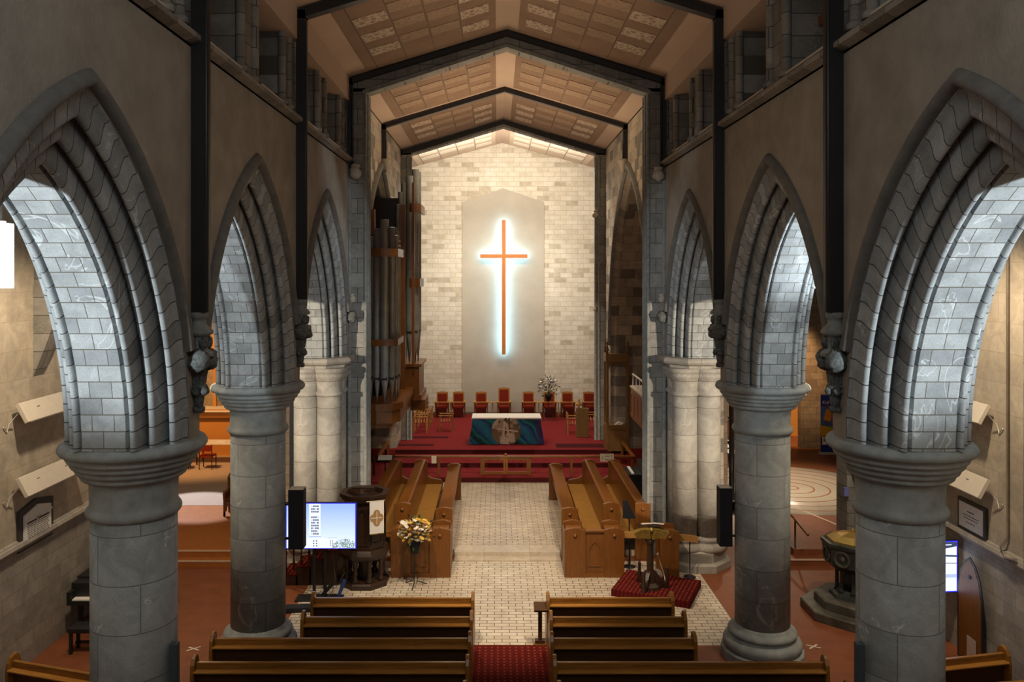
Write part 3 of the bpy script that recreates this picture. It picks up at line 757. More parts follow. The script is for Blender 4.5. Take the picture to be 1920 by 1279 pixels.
pew(2.3, 'wooden side pew at the lower right in front of the pointed board', (6.62, 12.62, 0), .20, None)
pew(2.7, 'wooden side pew cut off at the bottom right corner', (6.75, 11.85, 0), .13, None)

# small kneeler / reading desk near first right pew
t = thing('kneeling_desk', 'small wooden kneeling desk at the front right pew beside the aisle', 'desk', (.62, 14.98, 0))
MB().bx(-.19,.10,-.06,.06,.0,.04).build('foot_board', MT['pew'], t, bevel=.006)
MB().bx(-.16,.02,-.05,.05,.04,.10).bx(-.10,-.03,-.04,.04,.10,.66).build('post', MT['pewdark'], t)
MB().rb((-.05,0,.70),(.26,.26,.035),(.25,0,0)).build('desk_top', MT['pewdark'], t)

# ---------------------------------------------------------------- choir stalls
def end_slab(x0, x1, y, z0, z1, par, seat=None, th=.07, boss_y=-1, mat='oakZ', low=None):
    xm = (x0+x1)/2; k = (x1-x0)*.28
    pts = [(x0,z0),(x0,z1-.045),(x0+k,z1-.012),(xm,z1),(x1-k,z1-.012),(x1,z1-.045)]
    if seat:                                            # lower shoulder beside the seat
        xs, sg = seat
        if sg > 0: pts += [(x1,z0+.72),(x1+.10,z0+.66),(xs-.05,z0+.60),(xs,z0+.52),(xs,z0)]
        else: pts = [(xs,z0),(xs,z0+.52),(xs+.05,z0+.60),(x0-.10,z0+.66),(x0,z0+.72)] + pts[1:] + [(x1,z0)]
    if not seat: pts += [(x1,z0)]
    o = MB().prism(pts, 'y', y, y+th).build('end_panel', MT[mat], par, bevel=.008)
    b = MB().lathe([(.0,.035),(.02,.03),(.035,.015),(.045,0),(.045,-.012)], 10); bo = b.build('carved_boss', MT['oakZ'], o, loc=(xm, y-.012, z1-.17)); bo.rotation_euler = (PI/2, 0, 0)
    return o
ZC = .13
def choir(s, nm):
    y0, y1 = 19.42, 24.2
    def X(a, b): return (min(s*a, s*b), max(s*a, s*b))
    # A: reading desk row
    t = thing('choir_desk', f'long oak choir desk lining the tiled walk on the {nm}', 'desk', (0,0,0), 0, 'choir stall rows')
    a, b = X(1.30, 1.70)
    end_slab(a, b, y0, .0, 1.26, t); end_slab(a, b, y1-.07, ZC, 1.22, t)
    MB().rb((s*1.50, (y0+y1)/2, 1.10), (.40, y1-y0-.14, .03), (0, s*.42, 0)).build('sloping_book_rest', MT['oakY'], t, bevel=.004)
    for xx in (1.34,): MB().bx(*X(xx,xx+.03), y0+.07, y1-.07, .95, 1.15).build('front_rail', MT['oakY'], t)
    MB().bx(*X(1.62,1.65), y0+.07, y1-.07, ZC+.06, .96).build('front_panel', MT['oakY'], t)
    # B: pew with cushions, book rest on its back
    def stall(x0, x1, xs, label, far_top, cushions):
        t = thing('choir_pew', label, 'pew', (0,0,0), 0, 'choir stall rows')
        a, b = X(x0, x1)
        end_slab(a, b, y0, .0, 1.38, t)
        end_slab(a, b, y1-.07, ZC, far_top, t, seat=(s*xs, 1 if s*xs > b else -1))
        MB().rb((s*(x0+.06), (y0+y1)/2, .98), (.035, y1-y0-.14, .72), (0, s*.06, 0)).build('backrest', MT['oakY'], t)
        MB().rb((s*(x0+.20), (y0+y1)/2, 1.27), (.33, y1-y0-.14, .03), (0, s*.35, 0)).build('sloping_book_rest', MT['oakY'], t, bevel=.004)
        MB().bx(*X(xs, x0+.05), y0+.1, y1-.07, .52, .56).build('seat', MT['oakY'], t)
        MB().bx(*X(xs+.05, xs+.09), y0+.1, y1-.07, ZC, .52).build('seat_front', MT['darkwood'], t)
        n = cushions; L = (y1-y0-.35)/n
        for k in range(n):
            MB().bx(*X(xs+.01, x0+.03), y0+.25+L*k+.008, y0+.25+L*(k+1)-.008, .56, .625).build('cushion', MT['cush'], t, bevel=.02)
    stall(2.29, 2.69, 1.84, f'oak choir pew with gold cushions behind the {nm} choir desk', 1.33, 5)
    stall(3.05, 3.42, 2.72, f'back oak choir pew with gold cushions nearest the {nm} wall', 1.33, 5)
    # front clergy stall facing the nave
    t = thing('clergy_stall', f'oak stall with pointed posts and carved panel ending the {nm} choir rows', 'stall', (0,0,0), 0, 'clergy stalls')
    for (xa, xb) in ((1.28,1.75),(2.17,2.62)):
        a, b = X(xa, xb)
        end_slab(a, b, 18.28, .0, 1.12, t); end_slab(a+.02, b-.02, 18.92, .0, 1.11, t)
        MB().bx(*X(xa if xa < 2 else xb-.03, xa+.03 if xa < 2 else xb), 18.35, 18.93, .0, 1.0).build('side_panel', MT['oakZ'], t)
        MB().rb((s*((xa+xb)/2), 18.63, .99), (.36, .54, .025), (-.25 if 0 else .0, 0, 0)).build('shelf', MT['oak'], t)
    a, b = X(1.74, 2.18)
    p = MB().bx(a, b, 18.33, 18.37, .10, 1.03).build('front_panel', MT['oakZ'], t)
    ar = [( (a+b)/2-.15, .25), ((a+b)/2-.15, .62), ((a+b)/2-.09, .74), ((a+b)/2, .82), ((a+b)/2+.09, .74), ((a+b)/2+.15, .62), ((a+b)/2+.15, .25)]
    inn = [((q[0]-(a+b)/2)*.82+(a+b)/2, .27+(q[1]-.25)*.92) for q in ar]
    MB().ring(ar, inn, 'y', 18.31, 18.335).build('carved_arch', MT['oakZ'], p)
    MB().bx(a, b, 18.29, 18.40, 1.02, 1.06).build('top_rail', MT['oak'], t, bevel=.005)
    MB().bx(a, b, 18.29, 18.40, 0, .10).build('bottom_rail', MT['oak'], t)
    MB().bx(*X(1.75, 2.18), 18.45, 18.9, .42, .46).build('seat', MT['oak'], t)
choir(1, 'right'); choir(-1, 'left')

# ---------------------------------------------------------------- communion rail
ry = 26.52
r = thing('communion_rail', 'long low oak communion rail with turned ends across the red steps', 'railing')
xl, xr = -4.15, 4.25
MB().bx(xl, xr, ry-.06, ry+.06, .86, .915).build('top_rail', MT['oak'], r, bevel=.01)
MB().bx(xl, xl+.12, ry+.06, 28.95, .86, .915).build('return_rail', MT['oakY'], r, bevel=.01)
MB().bx(xr-.12, xr, ry+.06, 28.95, .86, .915).build('return_rail', MT['oakY'], r, bevel=.01)
for px in (700+1, 823, 903, 993, 1071, 1145, 1186):
    x = CX+(px-932)*ry/F; MB().bx(x-.04, x+.04, ry-.035, ry+.035, .275, .87).build('post', MT['oakZ'], r)
for x in (xl+.06, xr-.06): MB().bx(x-.04, x+.04, 28.85, 28.93, .42, .87).build('post', MT['oakZ'], r)
g = MB(); xa, xb = CX+(905-932)*ry/F, CX+(991-932)*ry/F; xm = (xa+xb)/2
for a, b in ((xa, xm-.01), (xm+.01, xb)):
    MB().ring([(a,.31),(b,.31),(b,.84),(a,.84)], [(a+.06,.40),(b-.06,.40),(b-.06,.77),(a+.06,.77)], 'y', ry-.025, ry+.025).build('gate', MT['oak'], r)
    d = MB()
    for k in (-1, 1):
        cx = (a+b)/2+k*(b-a)*.36
        d.tube([(cx, ry-.02, .78), (cx-k*.03, ry-.02, .74), (cx-k*.10, ry-.02, .76), (cx-k*.14, ry-.02, .80)], .014, 6)
    d.build('carved_bracket', MT['oak'], r)
MB().blob(((xa+xb)/2, ry, .95), (.05,.05,.05)).build('knob', MT['oak'], r)
# sign on the rail
x = CX+(1138-932)*(ry-.08)/F
o = MB().rb((x, ry-.095, .87), (.44, .02, .25), (-.12,0,0)).build('notice_card', MT['cream'])
tag(o, 'small cream notice card hung on the right part of communion rail', 'sign')
nk = MB()
for dx, dz, ww in ((-.15,.02,.04),(-.02,.05,.08),(.05,.05,.04),(.15,.06,.05),(.15,.0,.02),(-.15,-.03,.02),(0,-.06,.12)):
    nk.rb((x+dx, ry-.108+dz*.12, .87+dz), (ww, .004, .02), (-.12,0,0))
nk.build('printed_marks', MT['ink'], o)

# ---------------------------------------------------------------- altar
D = 30.35; ax, _, _ = at(949.5, 700, D)
t = thing('altar_table', 'wooden altar table hidden under the painted frontal cloth', 'altar', (ax, D, .58))
MB().bx(-1.20, 1.20, -.42, .42, .88, .955).build('tabletop', MT['oak'], t)
for sx in (-1, 1):
    for sy in (-1, 1): MB().bx(sx*1.1-.06, sx*1.1+.06, sy*.34-.06, sy*.34+.06, 0, .88).build('leg', MT['oakZ'], t)
# frontal: draped cloth with painted pattern
nt = NT('painted_altar_cloth'); v = nt.coord('XZY')
n = nt.noise(v, 1.6, 3, .5, 2.6)
wv = nt.n('ShaderNodeTexWave', _wave_type='BANDS'); nt.l(v, wv.inputs['Vector']); wv.inputs['Scale'].default_value = .55; wv.bands_direction = 'DIAGONAL'
wv.inputs['Distortion'].default_value = 5; wv.inputs['Detail'].default_value = 2
wc = nt.ramp(wv.outputs['Fac'], [(.0,(.003,.012,.03)),(.25,(.010,.10,.20)),(.45,(.02,.32,.34)),(.6,(.005,.04,.08)),(.8,(.03,.06,.30)),(1,(.02,.22,.38))])
n2 = nt.noise(v, 3.5, 3, .6, 1.0)
wc = nt.mix(nt.ramp(n2, [(.45,0.),(.6,.5)]), wc, (.008,.13,.10))
sp = nt.n('ShaderNodeSeparateXYZ'); nt.l(nt.coord('OBJ'), sp.inputs[0])
pu = nt.n('ShaderNodeMapRange'); nt.l(sp.outputs[0], pu.inputs[0]); pu.inputs[1].default_value = .95; pu.inputs[2].default_value = 1.4
wc = nt.mix(pu.outputs[0], wc, (.07,.025,.22))
ln = nt.n('ShaderNodeVectorMath', _operation='DISTANCE'); mpn = nt.n('ShaderNodeMapping'); nt.l(v, mpn.inputs[0]); mpn.inputs['Scale'].default_value = (1,1,0)
nt.l(mpn.outputs[0], ln.inputs[0]); ln.inputs[1].default_value = (-.02, .50, 0)
cm = nt.ramp(ln.outputs['Value'], [(.0,1.),(.52,1.),(.545,0.),(1,0.)])
v3 = nt.n('ShaderNodeTexVoronoi', _distance='MANHATTAN'); nt.l(v, v3.inputs['Vector']); v3.inputs['Scale'].default_value = 3.7
cc_ = nt.ramp(v3.outputs['Color'], [(0,(.22,.15,.09)),(.3,(.42,.33,.22)),(.5,(.16,.12,.08)),(.65,(.58,.50,.38)),(1,(.30,.24,.15))], 'CONSTANT')
wc = nt.mix(cm, wc, cc_)
nt.l(wc, nt.b.inputs['Base Color']); nt.b.inputs['Roughness'].default_value = .85
MT['altarpaint'] = nt.m
m = MB(); nx = 40
rings = []
for (dy, z, fl_, wv_) in ((-.47,.975,0,0),(-.475,.93,0,0),(-.48,.7,.025,.006),(-.50,.4,.07,.014),(-.52,.02,.13,.022)):
    rings.append([((-1.25-fl_)+(2.5+2*fl_)*k/nx, dy-wv_*math.sin(k*1.3+z), z) for k in range(nx+1)])
m.sweep(rings)
# sides
for s in (-1, 1):
    m.sweep([[(s*(1.25+f+.012*math.sin(j*1.7)*f*8), -.47-f*.4+(.94+f*.6)*j/10, z) for j in range(11)] for z, f in ((.975,0),(.93,0),(.7,.02),(.4,.07),(.02,.13))])
fr = m.build('altar_frontal', MT['altarpaint'], loc=(ax, D, .58)); tag(fr, 'blue and green painted altar frontal with pale round cross design', 'cloth')
em = MB()
for (x0, x1, z0, z1, mi, r) in ((-.06,.0,.30,.98,0,0),(.08,.12,.42,.98,0,0),(-.36,.42,.50,.56,1,.12),(-.3,.3,.34,.37,1,-.35),(-.05,.35,.30,.33,1,.5),(.02,.10,.12,.80,1,-.22),(-.16,-.06,.10,.86,1,.1),(.12,.30,.08,.40,1,-.1)):
    em.rb(((x0+x1)/2, -.505-.02*(1-(z0+z1)/2), (z0+z1)/2), (x1-x0, .006, z1-z0), (0, r, 0), mi)
em.build('appliqued_cross', [MT['ink'], plain('pale_applique', (.62,.55,.42), .8)], fr)
sp_ = MB().bx(-1.27, 1.27, -.46, .48, .957, .978).bx(-1.28, 1.28, -.492, -.47, .935, .978)
o = sp_.build('altar_linen', MT['linen'], loc=(ax, D, .58)); tag(o, 'white linen cloth covering the top of the altar', 'cloth')

# ---------------------------------------------------------------- sanctuary chairs
def sanct_chair(label, loc, rz=0, tall=0, group='red backed sanctuary chairs'):
    t = thing('sanctuary_chair', label, 'chair', loc, rz, group); h = 1.08+tall
    for sx in (-1, 1):
        MB().bx(sx*.27-.025, sx*.27+.025, -.27, -.22, 0, .66).build('leg', MT['oakZ'], t)
        MB().bx(sx*.27-.025, sx*.27+.025, .20, .25, 0, .70).build('leg', MT['oakZ'], t)
        MB().rb((sx*.27, -.03, .67), (.07, .58, .045), (.05,0,0)).build('armrest', MT['lightoak'], t)
    MB().bx(-.25, .25, -.24, .22, .40, .47).build('seat', MT['redfabric'], t, bevel=.015)
    b = MB().prism([(-.25,.30),(-.25,h-.04),(0,h),(.25,h-.04),(.25,.30)], 'y', .20, .245).build('back_frame', MT['lightoak'], t)
    MB().bx(-.20, .20, .185, .20, .50, h-.10).build('back_upholstery', MT['redfabric'], b)
    MB().bx(-.22, .22, -.26, -.235, .04, .40).build('front_panel', MT['redshade'], t)  # shade below the front bar put into the panel colour
    MB().bx(-.33, .33, -.33, -.25, .655, .69).build('front_bar', MT['lightoak'], t)
    return t
names = ['first', 'second', 'third', None, 'fifth', 'sixth', 'seventh', 'eighth']
cxs = [829, 859.5, 902, 945, 991, 1030, 1064.5, 1105]
for i, px in enumerate(cxs):
    Dc = 35.75; x = CX+(px-932)*Dc/F
    if i == 3: sanct_chair('tallest red backed chair at the middle of the wall under the cross', (x, Dc, .58), 0, .18)
    else: sanct_chair(f'red backed wooden chair, {names[i]} from left along the sanctuary wall' if i != 5 else 'red backed wooden chair partly hidden behind the sanctuary flowers', (x, Dc, .58))
sanct_chair('red backed wooden chair at the far left corner by the organ case', (CX+(788-932)*35.6/F, 35.6, .58), .35)
for i, (pa, pb) in enumerate(((829,859.5),(902,945),(991,1030),(1030,1064.5))):
    Dc = 35.42; xa = CX+(pa-932)*Dc/F+.29; xb = CX+(pb-932)*Dc/F-.29
    if xb-xa > .05:
        o = MB().bx(xa-.02, xb+.02, Dc, Dc+.25, 1.22, 1.25).build('small_shelf', MT['lightoak'])
        tag(o, ['narrow oak shelf bridging the two leftmost wall chairs','narrow oak shelf left of the tallest chair','narrow oak shelf right of the fifth wall chair','narrow oak shelf behind the sanctuary flowers'][i], 'shelf', 'small shelves between chairs')
        b2 = MB().bx((xa+xb)/2-.02, (xa+xb)/2+.02, Dc+.1, Dc+.14, .58-.58, .64); b2.build('support', MT['lightoak'], o).location = (0, 0, .58)
def slat_chair(label, loc, rz):
    t = thing('slatted_armchair', label, 'chair', loc, rz, 'curved slat armchairs')
    for sx in (-1, 1):
        for yy in (-.24, .24): MB().bx(sx*.28-.022, sx*.28+.022, yy-.022, yy+.022, 0, .64 if yy < 0 else .82).build('leg', MT['lightoak'], t)
        MB().bx(sx*.28-.035, sx*.28+.035, -.30, .28, .62, .655).build('armrest', MT['lightoak'], t, bevel=.006)
    for k in range(5):
        pts = [(-.28+.56*i/8, -.22+.11*k, .44-.10*math.sin(PI*i/8)) for i in range(9)]
        MB().tube(pts, .02, 6).build('curved_slat', MT['lightoak'], t)
    for z in (.60,.72): MB().bx(-.27,.27,.22,.255,z,z+.06).build('back_slat', MT['lightoak'], t)
    MB().bx(-.28,.28,-.25,-.22,.16,.20).build('stretcher', MT['lightoak'], t)
slat_chair('light wood slatted armchair at left below the organ, nearer the rail', (-3.25, 32.3, .58), PI/2)
slat_chair('light wood slatted armchair in the middle of the left side row', (-3.2, 33.3, .58), PI/2)
slat_chair('light wood slatted armchair at left nearest the sanctuary wall', (-3.2, 34.3, .58), PI/2)
slat_chair('light wood slatted armchair standing alone left of the altar', (-2.25, 32.5, .58), -PI/2)
slat_chair('light wood slatted armchair standing right of the altar', (2.75, 32.0, .58), PI/2)
slat_chair('light wood slatted armchair tucked by the right carved stall end', (3.45, 32.8, .58), PI/2)
# carved stall at right
t = thing('carved_stall', 'brown carved stall end with poppyhead finial right of the altar', 'stall', (3.03, 31.2, .58))
MB().bx(-.24,.24,-.05,.05,0,1.12).build('end_panel', MT['oliveoak'], t, bevel=.01)
MB().bx(-.22,-.18,.05,.35,0,1.0).bx(-.2,.2,.05,.35,.42,.46).build('seat_box', MT['oliveoak'], t)
f = MB().lathe([(.05,1.12),(.03,1.18),(.07,1.22),(.09,1.28),(.05,1.35),(.04,1.38),(.055,1.42),(.02,1.50)], 10, (-.14,0,0)); f.blob((-.22,0,1.25),(.05,.04,.05),0,1,.15); f.blob((-.06,0,1.25),(.05,.04,.05),0,2,.15); f.build('finial', MT['lightoak'], t)

# ---------------------------------------------------------------- bishop's throne
t = thing('canopied_throne', 'tall carved brown throne with open canopy against the right chancel recess', 'throne', (4.05, 29.1, .43))
MB().bx(-.42,.42,-.1,.55,0,1.02).build('seat_box', MT['oliveoak'], t, bevel=.01)
MB().ring([(-.36,.1),(.36,.1),(.36,.92),(-.36,.92)],[(-.30,.16),(.30,.16),(.30,.86),(-.30,.86)],'y',-.125,-.1).build('front_moulding', MT['oliveoak'], t)
for sx in (-1, 1):
    for yy in (-.05, .5):
        p = MB().bx(sx*.36-.045, sx*.36+.045, yy-.045, yy+.045, 1.02, 3.25); p.build('canopy_post', MT['oliveoak'], t)
        fz = MB().lathe([(.05,3.55),(.03,3.62),(.06,3.68),(.04,3.74),(.015,3.86),(.045,3.90),(.01,4.0)], 8, (sx*.36, yy, 0)); fz.build('finial', MT['oliveoak'], t)
ac = MB().bx(-.42,.42,-.10,.56,3.25,3.55)
ac.build('canopy', MT['oliveoak'], t, bevel=.015)
hp = []
for k in range(11): a = PI*k/10; hp.append((-.31*math.cos(a), 2.95+.28*math.sin(a)**.8))
MB().prism([(-.36,3.26)]+[(-.36,2.7),(-.31,2.7)]+hp[0:]+[(.31,2.7),(.36,2.7),(.36,3.26)], 'y', -.07,-.02).build('canopy_arch', MT['oliveoak'], t)
for z in (1.6,2.2): MB().bx(-.40,-.33,-.12,-.08,z,z+.25).bx(.33,.40,-.12,-.08,z,z+.25).build('carved_tracery', MT['oliveoak'], t)
o = MB().prism([(-.14,0),(.12,0),(.16,.06),(0,.12)], 'y', -.05,.05).build('folded_paper', MT['white'], loc=(4.1,29.08,1.455)); tag(o, 'crumpled white paper lying on the throne seat box', 'paper')

# balcony on the right
t = thing('balcony', 'panelled red brown balcony with white rail projecting at the right chancel wall', 'balcony')
MB().bx(3.75, 4.9, 21.9, 24.3, 2.56, 3.45).build('front', MT['balw'] if 'balw' in MT else MT.setdefault('balw', wood('red_brown_panelling', (.20,.07,.02), (.32,.12,.035), .45, stretch='Z')), t)
for k in range(4): MB().ring([(22.0+k*.58,2.66),(22.5+k*.58,2.66),(22.5+k*.58,3.34),(22.0+k*.58,3.34)], [(22.05+k*.58,2.72),(22.45+k*.58,2.72),(22.45+k*.58,3.28),(22.05+k*.58,3.28)], 'x', 3.735, 3.752).build('panel_moulding', MT['balw'], t)
MB().bx(3.72, 4.92, 21.87, 24.33, 3.45, 3.50).build('coping', MT['cream'], t)
MB().tube([(3.8,21.95,3.84),(3.8,24.25,3.84)], .03, 8).build('handrail', MT['white'], t)
for k in range(5): MB().tube([(3.8,21.97+k*.565,3.50),(3.8,21.97+k*.565,3.83)], .016, 6).build('baluster', MT['white'], t)
MB().bx(4.0,4.2,22.9,23.1,.13,2.56).build('support_post', MT['blackm'], t)
o = MB().prism([(4.15,3.5),(4.45,3.5),(4.45,4.0),(4.42,4.1),(4.30,4.16),(4.18,4.1),(4.15,4.0)], 'y', 23.6, 23.65).build('round_topped_board', MT['white']); tag(o, 'round topped white board standing on the right balcony', 'board')
o = MB().lathe([(.14,0),(.12,.2),(.10,.35),(.13,.5),(.09,.6),(.09,.7),(.0,.78)], 12).build('plaster_figure', MT['linen'], loc=(4.30,22.6,3.5)); tag(o, 'pale draped plaster figure on the right balcony', 'statue')
o = MB().bx(-.12,.12,-.25,.25,0,.32).build('black_case', MT['black'], loc=(4.12,22.3,3.5), bevel=.01); tag(o, 'black case set on the near end of the balcony', 'case')
for (x, y, z, l) in ((4.95,28.0,5.9,'small dark floodlight high in the right chancel recess'),(4.6,21.7,5.55,'small black floodlight bracketed near the chancel pier')):
    t = thing('floodlight', l, 'light', (x, y, z)); MB().rb((0,0,0),(.26,.14,.22),(.3,0,.3)).build('housing', MT['black'], t, bevel=.02); MB().bx(0,.35,-.02,.02,.05,.09).build('bracket', MT['black'], t)

# ---------------------------------------------------------------- organ
t = thing('pipe_organ', 'grey metal organ pipes in timber bands rising along the left chancel wall', 'organ')
def opipe(px, D, r, ztop, zf, zm, dark=0):
    x = CX+(px-932)*D/F
    m = MB().lathe([(.012,zf),(r*.9,zm-.02),(r,zm+.02),(r,ztop-.0),(r*1.03,ztop),(r*1.03,ztop-.02),(r*.9,ztop-.02),(r*.9,ztop-.3)], 18, (x, D, 0))
    p = m.build('pipe', MT['pipe'], t)
    MB().rb((x, D-r*.98, zm+.03), (r*1.0, .02, .05)).rb((x-r*.7, D-r*.9, zm+.03), (.012,.05,.1)).rb((x+r*.7, D-r*.9, zm+.03), (.012,.05,.1)).build('mouth', MT['black'], p)
for k, (px, yt, D, r) in enumerate(((695,443,22.15,.082),(707,428,21.95,.09),(721,412,21.85,.11),(734.5,426,21.98,.085),(742,441,22.25,.07))):
    opipe(px, D, r, CZ-(yt-515)*D/F, 3.38, 3.98)
for k in range(5): opipe(746-k*1.0, 22.6+k*.45, .08, 7.6+.15*k, 3.38, 3.98)
for k, (px, yt, D, r) in enumerate(((745,383,24.9,.06),(750.5,360,25.0,.07),(756.5,344,25.1,.075),(767.5,330,25.2,.115),(779,318,25.45,.115),(784,322,25.9,.10))):
    opipe(px, D, r, CZ-(yt-515)*D/F, 4.05, 5.0)
def band(pxs, D, z0, z1, dep, lip=0):
    xa, xb = CX+(pxs[0]-932)*D/F, CX+(pxs[1]-932)*D/F; pts = []
    for i in range(11):
        u = i/10; pts.append((xa+(xb-xa)*u, D-dep-.10*math.sin(PI*u)))
    q = pts+[(x, y+.05) for x, y in reversed(pts)]
    m = MB(); m.prism(q, 'z', z0, z1); m.bx(xb-.05, xb, D-dep, D+1.2, z0, z1); return m.build('timber_band', MT['oak'], t)
band((687,747), 21.95, 7.28, 7.50, .14); band((687,747), 21.95, 4.9, 5.07, .14)
band((763,790), 25.3, 8.72, 8.98, .15); band((763,788), 25.3, 6.42, 6.68, .15)
MB().bx(CX-180*24.6/F, CX-172*24.6/F, 24.5, 24.62, 3.1, 8.9).build('case_post', MT['oakZ'], t)
MB().bx(CX-158*24.9/F-.02, CX-158*24.9/F+.06, 24.8, 24.9, 4.0, 9.6).build('case_post', MT['oakZ'], t)
b = MB()
xl = -3.9; 
b.prism([(xl,21.75),(-3.45,21.6),(-3.0,21.7),(-2.78,22.1),(-2.78,25.2),(xl,25.2)], 'z', 3.18, 3.36)
b.prism([(xl,21.85),(-3.45,21.72),(-3.05,21.82),(-2.86,22.15),(-2.86,25.0),(xl,25.0)], 'z', 2.82, 3.18)
b.prism([(xl,22.0),(-3.5,21.95),(-3.2,22.0),(-3.1,22.3),(-3.1,24.8),(xl,24.8)], 'z', 2.66, 2.82)
b.build('case_base', MT['oak'], t)
b = MB().bx(-3.2, -2.62, 25.0, 26.6, 3.05, 4.02).bx(-3.2,-2.55,24.95,26.7,2.95,3.12).bx(-3.2,-2.55,24.95,26.7,3.98,4.06)
b.build('upper_case_base', MT['oakZ'], t)
MB().bx(-2.9,-2.45,25.1,26.3,2.62,2.95).build('case_bracket', MT['oak'], t)
MB().bx(-4.6,-3.5,23.2,26.8,2.7,7.9).bx(-4.4,-3.3,25.6,27.5,2.7,9.2).build('case_back', MT['darkwood'], t)
MB().bx(-4.9,-3.6,22.4,22.6,7.9,8.6).bx(-4.3,-4.0,22.4,22.6,8.6,9.1).build('inner_case', MT['balw'], t)
# ---------------------------------------------------------------- flowers
def petals(m, c, r, n, mi=0, seed=0):
    rnd = random.Random(seed); tilt = Euler((rnd.uniform(-.6,.6), rnd.uniform(-.6,.6), 0)).to_matrix()
    for k in range(n):
        a = 2*PI*k/n
        p = [Vector((0,0,0)), Vector((math.cos(a-.3)*r*.7, math.sin(a-.3)*r*.7, r*.25)), Vector((math.cos(a)*r, math.sin(a)*r, r*.2)), Vector((math.cos(a+.3)*r*.7, math.sin(a+.3)*r*.7, r*.25))]
        m.add([Vector(c)+tilt@q for q in p], [(0,1,2,3)], mi)
    m.blob(c, (r*.35,r*.35,r*.3), mi, seed, .1, 7, 5)
def bouquet(root, c, R, n, mats, leaf_n, seed):
    rnd = random.Random(seed); lf = MB()
    for k in range(leaf_n):
        d = Vector((rnd.gauss(0,1), rnd.gauss(0,1), rnd.gauss(.25,.8))).normalized(); p = Vector(c)+Vector((d.x*R[0], d.y*R[1], d.z*R[2]))*rnd.uniform(.55,1.12)
        L = rnd.uniform(.06,.12); t = d.cross(Vector((rnd.random(), rnd.random(), 1))).normalized()
        lf.add([p, p+d*L*.5+t*L*.28, p+d*L, p+d*L*.5-t*L*.28], [(0,1,2,3)], 0)
        if k % 4 == 0: lf.tube([Vector(c)-Vector((0,0,R[2]*.6)), p], .004, 4)
    lf.build('foliage', MT['leaf'], root)
    for k in range(n):
        ph = math.acos(1-1.6*(k+.5)/n); th = k*2.39996
        d = Vector((math.sin(ph)*math.cos(th), math.sin(ph)*math.sin(th), math.cos(ph)))
        p = Vector(c)+Vector((d.x*R[0], d.y*R[1], d.z*R[2]))*rnd.uniform(.85,1.02)
        m = MB(); petals(m, p, rnd.uniform(.05,.08), 9, 0, seed+k); m.build('flower', MT[mats[rnd.randrange(len(mats))]], root)
t = thing('flower_arrangement', 'white and yellow flowers on a black wrought iron stand by left stall', 'flowers', (-2.03, 17.82, 0))
bouquet(t, (0,0,1.18), (.37,.32,.29), 88, ['petalw','petalw','petalw','petaly','petaly','petalp'], 170, 3)
MB().lathe([(.05,.70),(.09,.75),(.11,.88),(.13,1.0),(.11,1.0),(.0,.95)], 18).build('vase', MT['blackm'], t)
s_ = MB().tube([(0,0,.18),(0,0,.74)], .014, 8)
for k in range(3):
    a = 2*PI*k/3+.4; s_.tube([(0,0,.3),(.06*math.cos(a),.06*math.sin(a),.2),(.05*math.cos(a),.05*math.sin(a),.10),(.28*math.cos(a),.28*math.sin(a),.01)], .011, 6)
s_.build('iron_stand', MT['black'], t)
t = thing('flower_arrangement', 'tall white and blue flower arrangement on a stand beside sanctuary chairs', 'flowers', (CX+96*34.6/F, 34.6, .58))
bouquet(t, (0,0,1.45), (.40,.34,.46), 60, ['petalw','petalw','petalb','petalw','petaly'], 190, 9)
MB().lathe([(.06,.85),(.12,.95),(.15,1.12),(.13,1.12),(0,1.05)], 16).build('vase', MT['blackm'], t)
s_ = MB().tube([(0,0,.3),(0,0,.9)], .015, 8); 
for k in range(4):
    a = 2*PI*k/4+.78; s_.tube([(0,0,.5),(.26*math.cos(a),.26*math.sin(a),.42),(.26*math.cos(a),.26*math.sin(a),0)], .011, 6)
s_.build('iron_stand', MT['black'], t)

# ---------------------------------------------------------------- pulpit
px_, py_ = -3.15, 18.02
t = thing('pulpit', 'dark carved octagonal wooden pulpit on an arcaded base', 'pulpit', (px_, py_, 0))
MB().lathe([(.54,0),(.54,.10),(.50,.13)], 8, a0=PI/8, sm=False).build('base_slab', MT['darkwood'], t)
for k in range(8):
    a = 2*PI*k/8+PI/8
    m = MB().lathe([(.075,.12),(.08,.17),(.05,.21),(.045,.26),(.065,.32),(.045,.38),(.045,.5),(.07,.56),(.10,.66)], 10, (.40*math.cos(a), .40*math.sin(a), 0)); m.build('baluster_leg', MT['darkwood'], t)
MB().lathe([(.20,.12),(.16,.2),(.14,.5),(.22,.66)], 12).build('central_shaft', MT['darkwood'], t)
MB().lathe([(.50,.62),(.53,.66),(.55,.68),(.57,.74),(.53,.80),(.50,.84)], 8, a0=PI/8, sm=False).build('corbelled_ledge', MT['darkwood'], t)
b = MB().lathe([(.46,.84),(.46,1.85)], 8, a0=PI/8, sm=False).build('body', MT['darkwood'], t)
for k in range(8):
    a = 2*PI*k/8; R = .46*math.cos(PI/8)
    q = MB(); q.ring([(-.15,.95),(.15,.95),(.15,1.6),(.08,1.72),(0,1.78),(-.08,1.72),(-.15,1.6)], [(-.11,.99),(.11,.99),(.11,1.58),(.06,1.67),(0,1.72),(-.06,1.67),(-.11,1.58)], 'y', -.02, .02)
    o = q.build('tracery_panel', MT['darkwood'], b); o.location = (R*math.sin(a), -R*math.cos(a), 0); o.rotation_euler = (0,0,a)
MB().lathe([(.46,1.85),(.50,1.88),(.52,1.92),(.56,1.96),(.56,2.02),(.42,2.02),(.42,1.9)], 8, a0=PI/8, sm=False).build('cornice', MT['darkwood'], t)
